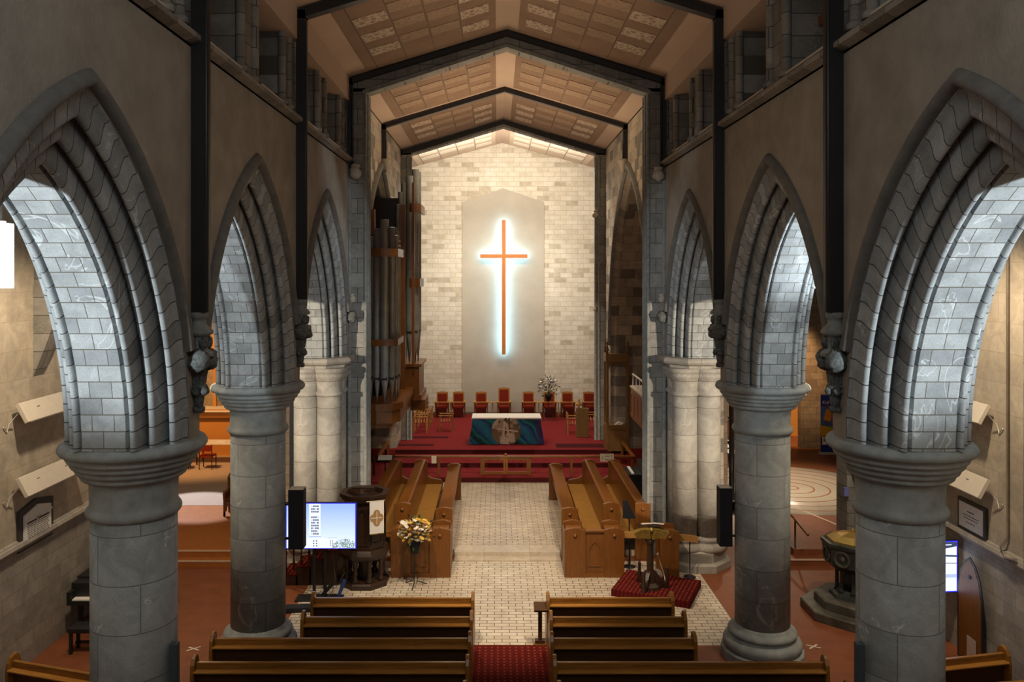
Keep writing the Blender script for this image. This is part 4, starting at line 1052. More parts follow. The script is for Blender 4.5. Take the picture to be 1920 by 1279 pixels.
MB().rb((-.02,-.05,2.10),(.5,.36,.03),(-.3,0,0)).build('reading_desk', MT['darkwood'], t)
# banner hanging on pulpit
t = thing('pulpit_banner', 'white hanging cloth with gold quatrefoil cross on the pulpit front', 'cloth', (px_+.33, py_-.50, 0), .35)
MB().bx(-.155,.155,-.012,.0,1.24,1.93).build('cloth', MT['linen'], t)
e = MB()
for dx, dz in ((0,.09),(0,-.09),(.07,0),(-.07,0)): e.lathe([(.001,0),(.06,0),(.06,.008),(0,.008)], 14, (0,0,0)) if False else e.prism([(dx+.075*math.cos(2*PI*k/14), 1.58+dz+.085*math.sin(2*PI*k/14)) for k in range(14)], 'y', -.018-.001*abs(dx)*10, -.012)
e.build('gold_emblem', plain('gold_embroidery', (.38,.23,.09), .7), t)
MB().bx(-.006,.006,-.022,-.017,1.44,1.72).bx(-.12,.12,-.022,-.017,1.573,1.587).build('cross_lines', MT['linen'], t)
MB().tube([(-.22,-.005,1.94),(.17,-.005,1.94)], .01, 6).build('rod', MT['cream'], t)
MB().bx(-.155,.155,-.013,-.001,1.225,1.245).build('gold_fringe', MT['gold'], t)
# pulpit stairs
t = thing('pulpit_stairs', 'red carpeted pulpit steps with dark turned balusters', 'stairs', (0,0,0))
for k in range(4):
    x0 = -4.92+k*.29; z = .22+.18*k
    MB().bx(x0, x0+.32, 17.85, 18.55, 0, z).build('step', MT['darkwood'], t)
    MB().bx(x0-.01, x0+.32, 17.83, 18.55, z, z+.025).build('step_carpet', MT['daiscarpet'], t)
for k in range(7):
    x0 = -4.86+k*.17; z = .25+.62*(x0+4.92)
    MB().lathe([(.02,z-.05),(.028,z+.1),(.016,z+.2),(.028,z+.35),(.018,z+.55),(.03,z+.62)], 8, (x0,17.88,0)).build('baluster', MT['darkwood'], t)
MB().tube([(-4.90,17.88,.90),(-3.76,17.88,1.56)], .035, 8).build('handrail', MT['darkwood'], t)

# ---------------------------------------------------------------- television with tower picture
def tvmat(n, c, e): return glow(n, c, e)
sky = NT('screen_sky'); sp = sky.n('ShaderNodeSeparateXYZ'); sky.l(sky.coord('OBJ'), sp.inputs[0])
mr = sky.n('ShaderNodeMapRange'); sky.l(sp.outputs[2], mr.inputs[0]); mr.inputs[1].default_value = -.3; mr.inputs[2].default_value = .42
sc = sky.ramp(mr.outputs[0], [(0,(.74,.86,1)),(1,(.34,.50,1))]); sky.l(sc, sky.b.inputs['Emission Color']); sky.b.inputs['Emission Strength'].default_value = 1.15
sky.b.inputs['Base Color'].default_value = (0,0,0,1)
SM = [sky.m, tvmat('screen_white', (.80,.86,1), 1.2), tvmat('screen_dark', (.05,.07,.14), 1), tvmat('screen_tree', (.25,.36,.24), .9), tvmat('screen_blue_edge', (.03,.03,.9), 1.2), tvmat('screen_shade', (.50,.60,.88), 1.1)]
D = 17.18; xc, _, zc = at(602, 986, D)
t = thing('television', 'large screen showing a white tower and blue sky on a stand', 'television', (xc, D, zc), 0)
W, H = 1.48, .96
MB().bx(-W/2-.012, W/2+.012, .0, .05, -H/2-.012, H/2+.012).build('casing', MT['black'], t)
p = MB().bx(-W/2, W/2, -.003, .0, -H/2, H/2, 4).bx(-W/2+.015, W/2-.02, -.005, -.003, -H/2+.01, H/2-.015, 0)
p.bx(-.25, -.01, -.007, -.005, -H/2+.01, H/2-.015, 1)
p.bx(-.50, .36, -.0065, -.005, -H/2+.01, -H/2+.22, 1); p.bx(-.25,.0,-.0072,-.007,-H/2+.24,-H/2+.27,5); p.bx(.14,.34,-.007,-.0065,-H/2+.22,-H/2+.235,5)
for r_ in range(11):
    for c_ in range(4):
        if r_ not in (3,) : p.bx(-.203+c_*.042, -.177+c_*.042, -.009, -.007, .395-r_*.058, .432-r_*.058, 2 if (r_*3+c_) % 5 else 5)
for r_ in range(3):
    for c_ in range(2):
        p.bx(-.165+c_*.06, -.14+c_*.06, -.009, -.007, -.36-r_*.052+.03, -.335-r_*.052+.03, 2); p.bx(.19+c_*.045, .205+c_*.045, -.009, -.0065, -.36-r_*.045+.03, -.335-r_*.045+.03, 2)
rnd = random.Random(5)
for k in range(150):
    a = rnd.uniform(0, PI); rr = rnd.random()**.5; xx = .50+.26*rr*math.cos(a); zz = -H/2+.015+.19*rr*math.sin(a)
    if xx > W/2-.03: continue
    p.rb((xx, -.008-.0001*(k % 20), zz), (.028,.001,.02), (0, rnd.uniform(0,3), 0), 3 if k % 3 else 5)
p.build('screen', SM, t)
for xx in (-.16,.07): MB().bx(xx-.03, xx+.03, .05, .10, -zc, .2).build('stand_pole', MT['black'], t)
MB().bx(-.5,.3,-.25,.12,-zc,-zc+.03).build('stand_foot', MT['black'], t)
# right television
D = 14.35; xc = 8.2-.62
t = thing('television', 'bright blue and white screen mounted on the right aisle wall', 'television', (7.44, 14.62, 1.55), .12)
MB().bx(-.62-.012, .62+.012, .0, .06, -.47, .47).build('casing', MT['black'], t)
p = MB().bx(-.62,.62,-.003,0,-.46,.46,4).bx(-.60,.60,-.005,-.003,-.44,.44,1)
p.prism([(-.6,.44),(.6,.44),(.6,.36),(.2,.30),(-.6,.34)],'y',-.007,-.005,2); p.prism([(-.6,.28),(.6,.20),(.6,.17),(-.6,.25)],'y',-.007,-.005,2); p.prism([(-.6,.12),(.6,.06),(.6,.05),(-.6,.105)],'y',-.007,-.005,2)
p.prism([(-.6,-.12),(.6,-.14),(.6,-.20),(-.6,-.18)],'y',-.007,-.005,5); p.prism([(-.6,.40),(.5,.40),(.5,.385),(-.6,.385)],'y',-.009,-.007,1)
p.build('screen', SM, t)
MB().bx(.1,.58,.06,.12,-.06,.06).build('wall_arm', MT['black'], t)
def tower_speaker(label, x, y, z0, z1, w=.29, d=.27, rz=0):
    t = thing('loudspeaker', label, 'loudspeaker', (x, y, 0), 0, 'tall black loudspeakers')
    MB().bx(-w/2, w/2, -d/2, d/2, z0, z1).build('cabinet', MT['blackm'], t, bevel=.01)
    MB().bx(-w/2+.005, w/2-.005, -d/2+.005, d/2-.005, z1, z1+.006).build('lit_top', MT['cream'], t)  # pale plate paints the light falling on the cabinet top
    for z_ in (z0+.15, z1-.3): MB().bx(min(rz*w*.4,rz*(w/2+.12)), max(rz*w*.4,rz*(w/2+.12)), -.03,.03,z_,z_+.03).build('bracket', MT['black'], t)
tower_speaker('tall black loudspeaker fixed beside the second left column before the television', -3.815, 14.62, 1.91, 2.97, .27, .24, -1)
tower_speaker('tall black loudspeaker fixed to the second right column', 3.84, 14.62, 1.96, 3.0, .225, .24, 1)
def slim(label, x, y, s):
    t = thing('column_loudspeaker', label, 'loudspeaker', (x, y, 0))
    MB().bx(-.045,.045,-.05,.05,1.15,2.55).build('cabinet', MT['slate'], t, bevel=.006)
    MB().rb((-s*.05,.03,1.9),(.10,.03,.12)).build('bracket', MT['black'], t)
MT['slate'] = plain('slate_grey_paint', (.05,.07,.085), .5)
slim('slim slate grey loudspeaker fixed to the nearest left column', -3.96, 9.42, 1)
slim('slim slate grey loudspeaker fixed to the nearest right column', 3.95, 9.42, -1)

# floor clutter left
t = thing('floor_lamp_unit', 'blue lit strip light leaning on the floor beside the pulpit', 'light', (-3.52, 17.2, 0))
MB().rb((0,0,.17),(.07,.05,.42),(0,.35,0)).build('housing', MT['blue'], t); MB().rb((-.30,.02,.15),(.07,.05,.40),(0,.75,0)).build('arm', MT['blackm'], t)
MB().bx(-.42,.05,-.07,.07,0,.03).build('foot', MT['black'], t)
t = thing('cable_coil', 'black cables and folded stand lying on the floor near left pews', 'cable', (-4.25, 16.35, 0))
m = MB()
for k in range(4):
    m.tube([(-.45+.02*k,-.35+.06*k,.03),(-.38,-.1,.04+.02*k),(-.1,.12+.04*k,.05),(.25,.18+.03*k,.05),(.6,.1+.05*k,.03)], .035, 8)
m.build('cables', MT['blackm'], t); MB().rb((.1,.15,.06),(.8,.22,.08),(0,0,.1)).build('folded_stand', MT['blackm'], t)
t = thing('cable', 'thin dark cable hanging below the television', 'cable', (0,0,0))
MB().tube([(-3.75,17.4,1.0),(-3.72,17.42,.6),(-3.68,17.4,.3),(-3.72,17.3,.1),(-3.8,17.1,.012),(-3.95,16.9,.012)], .008, 6).build('strand', MT['ink'], t)
# tape crosses on floor
for (px, py, l) in ((363,1217,'pale tape cross stuck on the orange floor at left'),(1525,1213,'pale tape cross stuck on the red floor at right')):
    Dq = 6.8*F/(py-515); x = CX+(px-932)*Dq/F
    o = MB().rb((0,0,.004),(.26,.035,.004),(0,0,.7)).rb((0,0,.006),(.26,.035,.004),(0,0,-.5)).build('tape_cross', MT['cream'], loc=(x, Dq, 0)); tag(o, l, 'tape', 'tape crosses on the floor')

# ---------------------------------------------------------------- lectern + dais
t = tag(MB().bx(-.825,.825,-.645,.645,0,.15).build('carpeted_dais', MT['daiscarpet'], loc=(3.19,17.5,0), bevel=.01), 'square red patterned carpet platform turned at an angle on the tiles', 'platform'); t.rotation_euler = (0,0,math.radians(-23.9))
t = thing('eagle_lectern', 'gilded eagle lectern on a dark wooden stem', 'lectern', (3.02, 17.35, .15), 0)
b = MB()
for k in range(3):
    a = 2*PI*k/3+PI/2+.5; b.prism([(0,0),(.40,0),(.40,.07),(.30,.12),(.12,.34),(0,.40)], 'y', -.04,.04)
    M_ = Matrix.Rotation(a, 3, 'Z'); n0 = len(b.v)-12
    for i in range(n0, len(b.v)): b.v[i] = tuple(M_ @ Vector(b.v[i]))
b.lathe([(.24,0),(.22,.06),(.13,.12),(.10,.3)], 8, sm=False); b.build('carved_foot', MT['darkwood'], t)
for k in range(3):
    a = 2*PI*k/3+PI/2+.5; MB().lathe([(.04,0),(.045,.10),(.03,.34),(.035,.40),(.01,.46)], 8, (.36*math.cos(a), .36*math.sin(a), 0)).build('buttress', MT['darkwood'], t)
MB().lathe([(.10,.28),(.075,.36),(.07,.92),(.10,.97),(.11,1.02),(.06,1.06)], 8, sm=False).build('stem', MT['darkwood'], t)
e = MB(); e.blob((0,.0,1.16),(.08,.13,.12),0,1,.05,12,8); e.blob((0,-.13,1.27),(.05,.07,.05),0,2,.03,10,7); e.tube([(0,-.18,1.27),(0,-.235,1.25)],[.02,.003],6)
e.build('eagle_body', MT['gold'], t)
for s in (-1, 1):
    wv = MB()
    for k in range(7):
        u = k/6; wv.rb((s*(.06+.25*u), -.10+.02*u, 1.20-.02*u-.05*abs(u-.4)), (.062,.09,.25-.07*u), (.35, s*(.15+.35*u), 0))
    wv.build('wing', MT['gold'], t)
MB().rb((.03,.02,1.31),(.56,.36,.025),(-.32,0,-.1)).build('book_rest', MT['darkwood'], t)
o = MB().rb((-.11,0,0),(.22,.30,.03),(-.32,-.06,-.1)).rb((.13,.0,.0),(.24,.30,.03),(-.32,.06,-.1)).build('open_book', MT['cream'], loc=(3.05,17.36,1.50)); tag(o, 'open book resting on top of the eagle lectern', 'book')
t = thing('microphone', 'small white gooseneck microphone beside the lectern foot', 'microphone', (3.22,17.55,.15))
MB().tube([(.18,0,0),(.12,0,.25),(.05,0,.45),(.0,0,.62)], .012, 6).build('gooseneck', MT['cream'], t); MB().blob((0,0,.64),(.025,.025,.03)).build('head', MT['white'], t)
o = MB().blob((0,0,.13),(.14,.05,.13),0,3,.02,14,8).build('rounded_cover', MT['cream'], loc=(3.22,17.72,.15)); tag(o, 'cream rounded cover standing behind the lectern', 'cover')
def board_stand(label, x, y, z, L, rz, curve, dropx=0):
    t = thing('music_stand', label, 'stand', (x, y, 0), rz, 'wooden board stands')
    pts = [(-L/2+L*i/8, curve*math.sin(PI*i/8)) for i in range(9)]
    q = [(a, b) for a, b in pts]+[(a, b-.14) for a, b in reversed(pts)]
    MB().prism(q, 'y', -.02, .02).build('board', MT['lightoak'], t).location = (0,0,z)
    m = MB().tube([(dropx,.03,0),(dropx,.03,z)], .014, 8); m.lathe([(.14,0),(.14,.015),(.02,.02)], 12, (dropx,.03,0)); m.build('pole', MT['black'], t)
board_stand('curved wooden board stand right of the lectern before the clustered column', CX+346*18.3/F, 18.3, .93, .72, 0, .04, .19)
board_stand('short wooden board stand left of the lectern beside the oak stall', CX+248*18.5/F+.02, 18.5, .97, .36, 0, .0)
t = thing('reading_desk', 'oak reading desk with pointed end behind the eagle lectern', 'desk', (3.62, 18.15, 0))
e_ = end_slab(-.22,.20,0,0,1.12,t); MB().bx(-.20,.18,.07,.5,.98,1.01).build('shelf', MT['oak'], t); end_slab(-.22,.20,.5,0,1.12,t)
t = thing('black_stand', 'black music stand with tilted desk just right of the right clergy stall', 'stand', (CX+236*18.95/F, 18.95, 0)); MB().prism([(0,1.14),(.30,1.14),(.10,1.56),(0,1.56)], 'y', -.02,.02).build('desk', MT['blackm'], t); MB().tube([(.15,.03,0),(.15,.03,1.2)], .014, 8).lathe([(.15,0),(.15,.015),(.02,.03)], 10, (.15,.03,0)).build('pole', MT['black'], t)

# ---------------------------------------------------------------- font
t = thing('baptismal_font', 'dark octagonal stone font with brass lid on stepped base', 'font', (6.92, 16.4, 0), PI/8)
MB().lathe([(1.0,0),(1.0,.16),(.97,.18)], 8, sm=False).lathe([(.74,.18),(.74,.34),(.70,.36)], 8, sm=False).build('stepped_base', MT['fontstep'], t, bevel=.01)
MB().lathe([(.46,.36),(.44,.42),(.34,.46),(.30,.50)], 8, sm=False).lathe([(.18,.44),(.18,.92)], 16).build('pedestal', MT['fontstone'], t)
for k in range(8):
    a = 2*PI*k/8; MB().lathe([(.06,.46),(.04,.5),(.035,.85),(.06,.92)], 10, (.30*math.cos(a), .30*math.sin(a), 0)).build('colonnette', MT['fontstone'], t)
b = MB().lathe([(.34,.88),(.42,.93),(.56,1.03),(.58,1.36),(.61,1.40),(.61,1.46),(.56,1.47)], 8, sm=False).build('bowl', MT['fontstone'], t)
for k in range(8):
    a = 2*PI*(k+.5)/8; R = .575*math.cos(PI/8)
    q = MB().ring([(.16*math.cos(j*PI/8), .16*math.sin(j*PI/8)) for j in range(16)], [(.12*math.cos(j*PI/8), .12*math.sin(j*PI/8)) for j in range(16)], 'y', -.02, .02)
    q.blob((0,0,0),(.05,.02,.05)); o = q.build('carved_roundel', MT['fontstep'], b); o.location = (R*math.cos(a), R*math.sin(a), 1.2); o.rotation_euler = (0,0,a+PI/2)
MB().lathe([(.50,1.47),(.50,1.50),(.30,1.58),(.10,1.62),(.03,1.63),(.04,1.68),(0,1.70)], 8, sm=False).build('lid', MT['brass'], t)

# ---------------------------------------------------------------- piano
t = thing('grand_piano', 'black grand piano against the left wall, half hidden by the column', 'piano', (-7.52, 15.75, 0), 0)
MB().prism([(-.75,-.35),(.75,-.35),(.75,.6),(.5,1.1),(.1,1.3),(-.2,1.7),(-.6,1.8),(-.75,1.6)], 'z', .62, .98).build('body', MT['black'], t, bevel=.01)
MB().prism([(-.77,-.10),(.77,-.10),(.77,.6),(.52,1.12),(.1,1.32),(-.2,1.72),(-.6,1.82),(-.77,1.62)], 'z', .98, 1.01).build('lid', MT['black'], t)
MB().bx(-.75,.75,-.52,-.30,.62,.70).bx(-.75,-.68,-.52,-.30,.70,.86).bx(.68,.75,-.52,-.30,.70,.86).build('key_bed', MT['black'], t)
MB().bx(-.66,.66,-.50,-.36,.70,.725).build('keyboard', MT['linen'], t)
for xx, yy in ((-.62,-.25),(.62,-.25),(-.2,1.45)): MB().lathe([(.03,0),(.035,.08),(.05,.4),(.07,.62)], 8, (xx,yy,0)).build('leg', MT['black'], t)
t = thing('piano_bench', 'black upholstered piano bench in front of the grand piano', 'bench', (-7.50, 14.75, 0), 0)
MB().bx(-.42,.42,-.17,.17,.38,.47).build('seat', MT['black'], t, bevel=.02)
for sx in (-1,1):
    for sy in (-1,1): MB().bx(sx*.37-.025,sx*.37+.025,sy*.13-.025,sy*.13+.025,0,.38).build('leg', MT['black'], t)
MB().bx(-.35,.35,-.02,.02,.14,.18).build('stretcher', MT['black'], t)

# ---------------------------------------------------------------- aisle wall fittings
def heater(s, X, yc, z, label):
    t = thing('wall_heater', label, 'heater', (X-s*.22, yc, z), 0, 'pale boxed wall panels')
    MB().rb((0,0,0),(.08,1.85,.36),(0,s*.5,0)).build('housing', MT['cream'], t, bevel=.01)
    MB().rb((-s*.036,0,-.02),(.012,1.7,.30),(0,s*.5,0)).build('grille', MT['white'], t)
    MB().bx(-.02 if s > 0 else -.24, .24 if s > 0 else .02, -.5,-.42,.02,.06).bx(-.02 if s > 0 else -.24, .24 if s > 0 else .02, .42,.5,.02,.06).build('bracket', MT['darkframe'], t)
    MB().tube([(s*.05,-.95,0),(s*.15,-1.02,-.15),(s*.2,-1.0,-.3),(s*.2,-1.1,-.2)], .01, 6).build('cable', MT['white'], t)
heater(-1, AL, 14.6, 4.47, 'upper pale boxed panel tilted on the left aisle wall')
heater(-1, AL, 14.6, 3.22, 'lower pale boxed panel tilted on the left aisle wall')
heater(1, AR, 14.6, 4.45, 'upper pale boxed panel tilted on the right aisle wall')
heater(1, AR, 14.6, 3.2, 'lower pale boxed panel tilted on the right aisle wall')
t = thing('memorial_plaque', 'white marble memorial tablet in dark gabled frame on the left wall', 'plaque', (AL+.004, 14.42, 2.05))
MB().prism([(-.53,0),(.53,0),(.53,.70),(0,.80),(-.53,.70)], 'x', .0, .05).build('dark_backing', MT['darkframe'], t)
MB().prism([(-.42,.12),(-.30,.12),(-.27,.07),(.27,.07),(.30,.12),(.42,.12),(.42,.60),(0,.70),(-.42,.60)], 'x', .05, .075).build('tablet', MT['linen'], t)
MB().bx(.07,.09,-.44,.44,.50,.53).build('cornice', MT['white'], t)
rnd = random.Random(2); L = MB()
L.bx(.075,.079,-.06,.08,.475,.485); L.bx(.075,.079,-.34,-.04,.435,.462); L.bx(.075,.079,.0,.34,.435,.462)
for k in range(9):
    y = -.33+.02*(k > 4)
    while y < .30:
        w_ = rnd.uniform(.03,.09); L.bx(.075,.079,y,y+w_,.40-.032*k,.409-.032*k); y += w_+.02
L.build('inscription', MT['ink'], t)
t = thing('framed_notice', 'cream inscribed tablet in dark frame on the right aisle wall', 'plaque', (AR, 14.35, 2.24))
MB().bx(-.05,0,-.42,.42,0,.56).build('dark_frame', MT['darkframe'], t)
MB().bx(-.06,-.05,-.36,.36,.06,.50).build('tablet', MT['linen'], t)
L = MB().bx(-.064,-.06,-.10,.10,.36,.375)
for z_, a_ in ((.29,.24),(.24,.20),(.17,.12)):
    y = -a_
    while y < a_: L.bx(-.064,-.06,y,y+.05,z_,z_+.012); y += .07
L.build('inscription', MT['ink'], t)
# pointed board leaning at right wall
t = thing('pointed_board', 'orange brown pointed board with black border leaning on the right wall', 'board', (AR-.12, 14.22, 0))
pt = [(-.38,0),(-.38,1.25),(-.30,1.55),(-.15,1.78),(0,1.88),(.15,1.78),(.30,1.55),(.38,1.25),(.38,0)]
MB().prism(pt, 'x', -.03,-.012).build('border', MT['black'], t)
MB().prism([(y*.88, .03+z*.955) for y, z in pt], 'x', -.035,-.029).build('panel', MT['oakZ'], t)
MB().bx(-.052,-.045,-.22,.05,.05,.50).build('paper_notice', MT['greyfloor'], t)
MB().bx(-.051,-.046,-.04,.02,1.50,1.56).build('small_blue_badge', MT['blue'], t)
# cables on right wall
o = MB().tube([(AR-.03,13.35,7.5),(AR-.03,13.35,2.5),(AR-.08,13.45,2.3),(AR-.10,13.3,2.2),(AR-.12,13.0,2.25)], .025, 8).build('wall_conduit', MT['aislepipe'] if 'aislepipe' in MT else plain('stone_coloured_conduit', (.30,.25,.19), .6)); tag(o, 'stone coloured conduit running down the right aisle wall', 'pipe')

# ---------------------------------------------------------------- left transept
t = thing('reading_table', 'long table with white top and papers in the left transept', 'table', (-10.4, 28.2, ZT))
MB().bx(-1.3,1.2,-.35,.35,.70,.74).build('tabletop', MT['white'], t)
for sx in (-1.2,-.1,1.1):
    for sy in (-.3,.3): MB().bx(sx-.02,sx+.02,sy-.02,sy+.02,0,.70).build('leg', MT['darkwood'], t)
o = MB().rb((0,0,.012),(.3,.2,.02),(0,0,.3)).build('paper_stack', MT['linen'], loc=(-9.75,28.15,ZT+.742)); tag(o, 'small stack of papers on the left transept table', 'paper')
def simple_chair(label, x, y, rz):
    t = thing('red_chair', label, 'chair', (x, y, ZT), rz, 'red transept chairs')
    MB().bx(-.22,.22,-.2,.2,.42,.47).build('seat', MT['redfabric'], t)
    MB().bx(-.22,.22,-.24,-.21,.62,.82).build('backrest', MT['redfabric'], t)
    for sx in (-1,1):
        for sy in (-1,1): MB().bx(sx*.21-.012,sx*.21+.012,sy*.2-.02,sy*.2+.004,0,.84 if sy < 0 else .43).build('leg', MT['black'], t)
simple_chair('dark framed red chair facing the left transept table', -9.95, 27.4, 0)
simple_chair('dark framed red chair at the left end of the transept table', -10.75, 27.3, .2)
t = thing('orange_counter', 'tall orange timber counter front behind the left transept table', 'counter', (-10.2, 29.4, ZT))
MT['orangewood'] = wood('bright_orange_timber', (.50,.22,.045), (.60,.28,.07), .5)
MB().bx(-1.3,1.9,-.05,.8,0,1.45).build('front', MT['orangewood'], t)
MB().bx(-1.1,1.8,-.4,.6,1.62,1.68).build('raised_shelf', MT['white'], t)
MB().rb((.35,-.28,1.55),(2.4,.04,.35),(.5,0,0)).build('sloping_board', MT['orangewood'], t)
MB().bx(-.45,-.33,.5,.62,1.45,5.0).build('tall_post', MT['orangewood'], t)
o = thing('timber_screen', 'tall orange timber screen glimpsed beside the left clustered column', 'screen', (-6.1, 26.0, ZT))
MB().bx(-.15,.35,-.04,.04,0,3.9).build('panel', MT['orangewood'], o); MB().bx(-.17,-.13,-.06,.06,0,3.9).build('stile', MT['oakZ'], o)
# small pew in the left transept
t = thing('short_pew', 'short orange brown pew with pierced trefoil end in the left transept', 'pew', (-7.55, 22.2, ZT))
for xx in (-.05, 1.1):
    MB().prism([(-.25,0),(-.25,.12),(-.14,.12),(-.08,.25),(0,.30),(.08,.25),(.14,.12),(.16,0),(.34,0),(.34,.95),(.24,1.05),(.10,.98),(.10,.72),(-.18,.62),(-.25,.70),(-.30,.62),(-.25,.4)][:], 'x', xx, xx+.06).build('end_panel', MT['oakZ'], t)
MB().bx(0,1.1,.12,.16,.3,.95).build('backrest', MT['oak'], t); MB().bx(0,1.1,-.2,.12,.42,.46).build('seat', MT['oak'], t)

# ---------------------------------------------------------------- right transept
# labyrinth
t = thing('floor_labyrinth', 'pale round labyrinth painted with thin red rings on the right transept floor', 'floor design', (8.75, 24.9, ZT))
m = MB(); m.lathe([(0,.004),(2.85,.004),(2.85,0)], 64); m.build('pale_disc', plain('pale_vinyl', (.62,.54,.43), .3, var=.04), t)
lr = plain('red_line_paint', (.38,.12,.055), .4)
for k in range(6):
    R = .22+.45*k; n = 64
    o_ = [(R*math.cos(2*PI*j/n), R*math.sin(2*PI*j/n)) for j in range(n)]; i_ = [((R-.045)*math.cos(2*PI*j/n), (R-.045)*math.sin(2*PI*j/n)) for j in range(n)]
    MB().ring(o_, i_, 'z', .004, .007).build('red_ring', lr, t)
# roll-up banner
t = thing('roll_up_banner', 'blue roll up banner with people in bright clothes by the brown wall', 'banner', (11.95, 29.6, ZT), 0)
BM = [plain('banner_blue', (.012,.03,.24), .6), plain('banner_light_blue', (.05,.13,.42), .6), plain('banner_orange', (.70,.26,.01), .6), plain('banner_red', (.45,.09,.06), .6), plain('banner_green', (.30,.42,.02), .6), plain('banner_skin', (.16,.07,.035), .6), plain('banner_yellow', (.68,.36,.01), .6), MT['linen']]
m = MB().bx(-.45,.45,-.01,.0,.06,2.16,0).bx(-.45,.45,-.014,-.01,.95,1.75,1)
m.prism([(-.45,.62),(-.10,.72),(.25,.90),(-.45,1.05)],'y',-.02,-.014,6); m.prism([(-.25,.98),(-.05,.90),(.05,.93),(-.15,1.02)],'y',-.021,-.02,4)
m.prism([(-.36,1.25),(-.10,1.18),(-.06,1.60),(-.25,1.64),(-.30,1.45)],'y',-.02,-.014,2); m.prism([(-.10,1.30),(.08,1.30),(.08,1.55),(-.06,1.58)],'y',-.019,-.014,3)
m.prism([(.12,1.20),(.36,1.15),(.34,1.55),(.18,1.65),(.10,1.6)],'y',-.02,-.014,4)
for xx, zz in ((-.20,1.72),(.0,1.68),(.22,1.72)): m.blob((xx,-.014,zz),(.055,.006,.075),5)
for xx in (-.28,-.18,-.04,.03,.18,.26): m.bx(xx,xx+.05,-.018,-.014,.92,1.28,3 if abs(xx) < .1 else 5)
m.bx(-.40,-.24,-.018,-.014,.34,.62,7); m.bx(-.35,-.28,-.021,-.018,.46,.57,5)
m.build('printed_panel', BM, t)
MB().bx(-.05,.36,-.016,-.012,2.0,2.05).build('small_print', MT['linen'], t)
for txt, sz, z_ in (("Kid'sNOW", .17, 1.82),):
    cu = bpy.data.curves.new('banner_lettering', 'FONT'); cu.body = txt; cu.size = sz; cu.align_x = 'CENTER'; cu.extrude = .002
    o = bpy.data.objects.new('banner_lettering', cu); C.objects.link(o); o.parent = t; o.location = (0,-.016,z_); o.rotation_euler = (PI/2,0,0); cu.materials.append(MT['linen']); me_ = bpy.data.meshes.new_from_object(o); q_ = bpy.data.objects.new('banner_lettering', me_); C.objects.link(q_); q_.parent = t; q_.location = o.location; q_.rotation_euler = o.rotation_euler; bpy.data.objects.remove(o)
MB().bx(-.50,.50,-.10,.10,0,.07).build('base_case', MT['cream'], t); MB().bx(-.46,.46,-.02,.01,2.15,2.18).build('top_bar', MT['cream'], t)
# orange desk far right
t = thing('welcome_desk', 'bright orange timber desk beyond the right transept pier', 'desk', (11.6, 33.0, ZT))
MB().bx(-.05,.75,-.1,.9,0,1.62).build('side', MT['orangewood'], t); MB().bx(-1.6,-.05,.2,.5,.75,1.5).build('front', MT['orangewood'], t)
MB().bx(-1.6,.8,-.15,.95,1.62,1.66).build('worktop', MT['oak'], t); MB().bx(-1.2,-.1,.1,.6,.42,.5).build('seat', MT['linen'], t)
o = MB().rb((0,0,0),(.5,.3,.03),(.2,0,.2)).build('open_papers', MT['linen'], loc=(11.6,33.1,ZT+1.70)); tag(o, 'white papers lying on the orange desk', 'paper')
# ramp handrails on right platform
t = thing('handrail', 'slim wooden handrail on dark posts descending the right transept platform', 'railing', (0,0,0))
MB().tube([(6.80,22.3,1.0),(6.85,19.5,1.0),(6.95,18.85,.78)], .03, 8).build('rail', MT['oak'], t)
for yy, z1 in ((22.2,.98),(19.45,.98)): MB().tube([(6.87,yy,ZT),(6.87,yy,z1)], .022, 8).build('post', MT['black'], t)
t = thing('handrail', 'short wooden handrail beside the corner at the right transept', 'railing', (0,0,0))
MB().tube([(8.55,21.0,.95),(8.75,20.4,.70)], .03, 8).build('rail', MT['oak'], t); MB().tube([(8.72,20.5,ZT),(8.72,20.5,.72)], .02, 8).build('post', MT['oak'], t)
o = MB().bx(-.05,.05,-.04,.04,-.1,.1).build('leaflet_holder', MT['petalb'], loc=(7.93,19.1,1.72)); tag(o, 'small bright blue leaflet on the stone corner at right', 'leaflet')
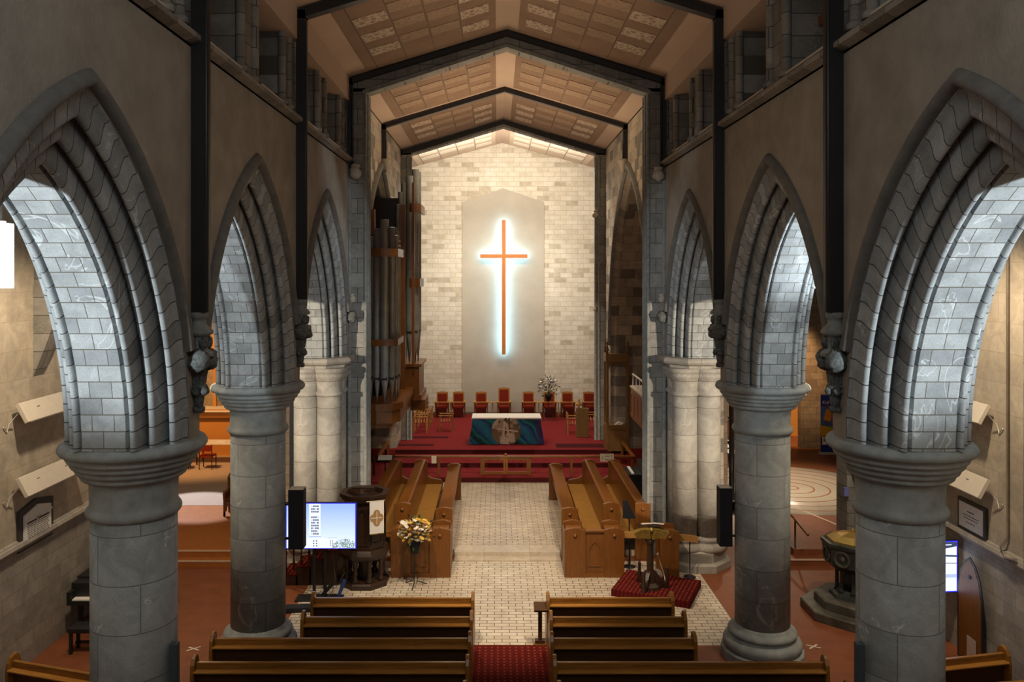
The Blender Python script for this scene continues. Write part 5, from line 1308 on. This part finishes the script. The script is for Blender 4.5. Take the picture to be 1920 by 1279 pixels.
# steps seen between column and clustered column
t = thing('spiral_stairs', 'narrow winding stairs with dark rail glimpsed beside right clustered column', 'stairs', (6.55, 23.6, 0))
for k in range(9):
    a = .35*k-1.0; z = .22*(k+1)
    tr = MB()
    p0 = [(.1*math.cos(a), .1*math.sin(a)), (1.0*math.cos(a), 1.0*math.sin(a)), (1.0*math.cos(a+.40), 1.0*math.sin(a+.40)), (.1*math.cos(a+.4), .1*math.sin(a+.4))]
    tr.prism(p0, 'z', z-.04, z); tr.build('tread', MT['white'], t)
    MB().tube([(.95*math.cos(a+.2), .95*math.sin(a+.2), z), (.95*math.cos(a+.2), .95*math.sin(a+.2), z+.9)], .015, 6).build('baluster', MT['black'], t)
MB().tube([(.95*math.cos(.35*k-.8), .95*math.sin(.35*k-.8), .22*(k+1)+.9) for k in range(9)], .03, 8).build('handrail', MT['black'], t)
MB().tube([(0,0,0),(0,0,3.2)], .08, 12).build('central_pole', MT['black'], t)
# dark console and stand at chancel sides
t = thing('organ_console', 'black keyboard console half hidden behind the right chancel pier', 'console', (3.95, 24.6, .14))
MB().bx(-.35,.35,-.5,.5,0,.75).build('cabinet', MT['black'], t, bevel=.01); MB().bx(-.20,-.12,-.45,.45,.75,.78).build('keyboard', MT['linen'], t); MB().bx(.1,.35,-.5,.5,.75,1.0).build('music_desk', MT['black'], t)
t = thing('lectern_stand', 'dark stand with white paper behind the left choir pews', 'stand', (-3.65, 24.9, .14))
MB().rb((0,0,1.05),(.5,.3,.02),(.4,0,0)).build('desk', MT['blackm'], t); MB().tube([(0,0,0),(0,0,1.03)],.02,8).build('pole', MT['blackm'], t)
o = MB().rb((0,0,0),(.42,.26,.012),(.4,0,0)).build('white_sheet', MT['white'], loc=(-3.65,24.89,1.215)); tag(o, 'white sheet on the dark stand by the left chancel pier', 'paper')
o = MB().rb((0,0,0),(.16,.02,.24),(.1,0,0)).build('hanging_card', MT['cream'], loc=(-2.28,26.44,.80)); tag(o, 'small cream card hung on the left part of communion rail', 'card')
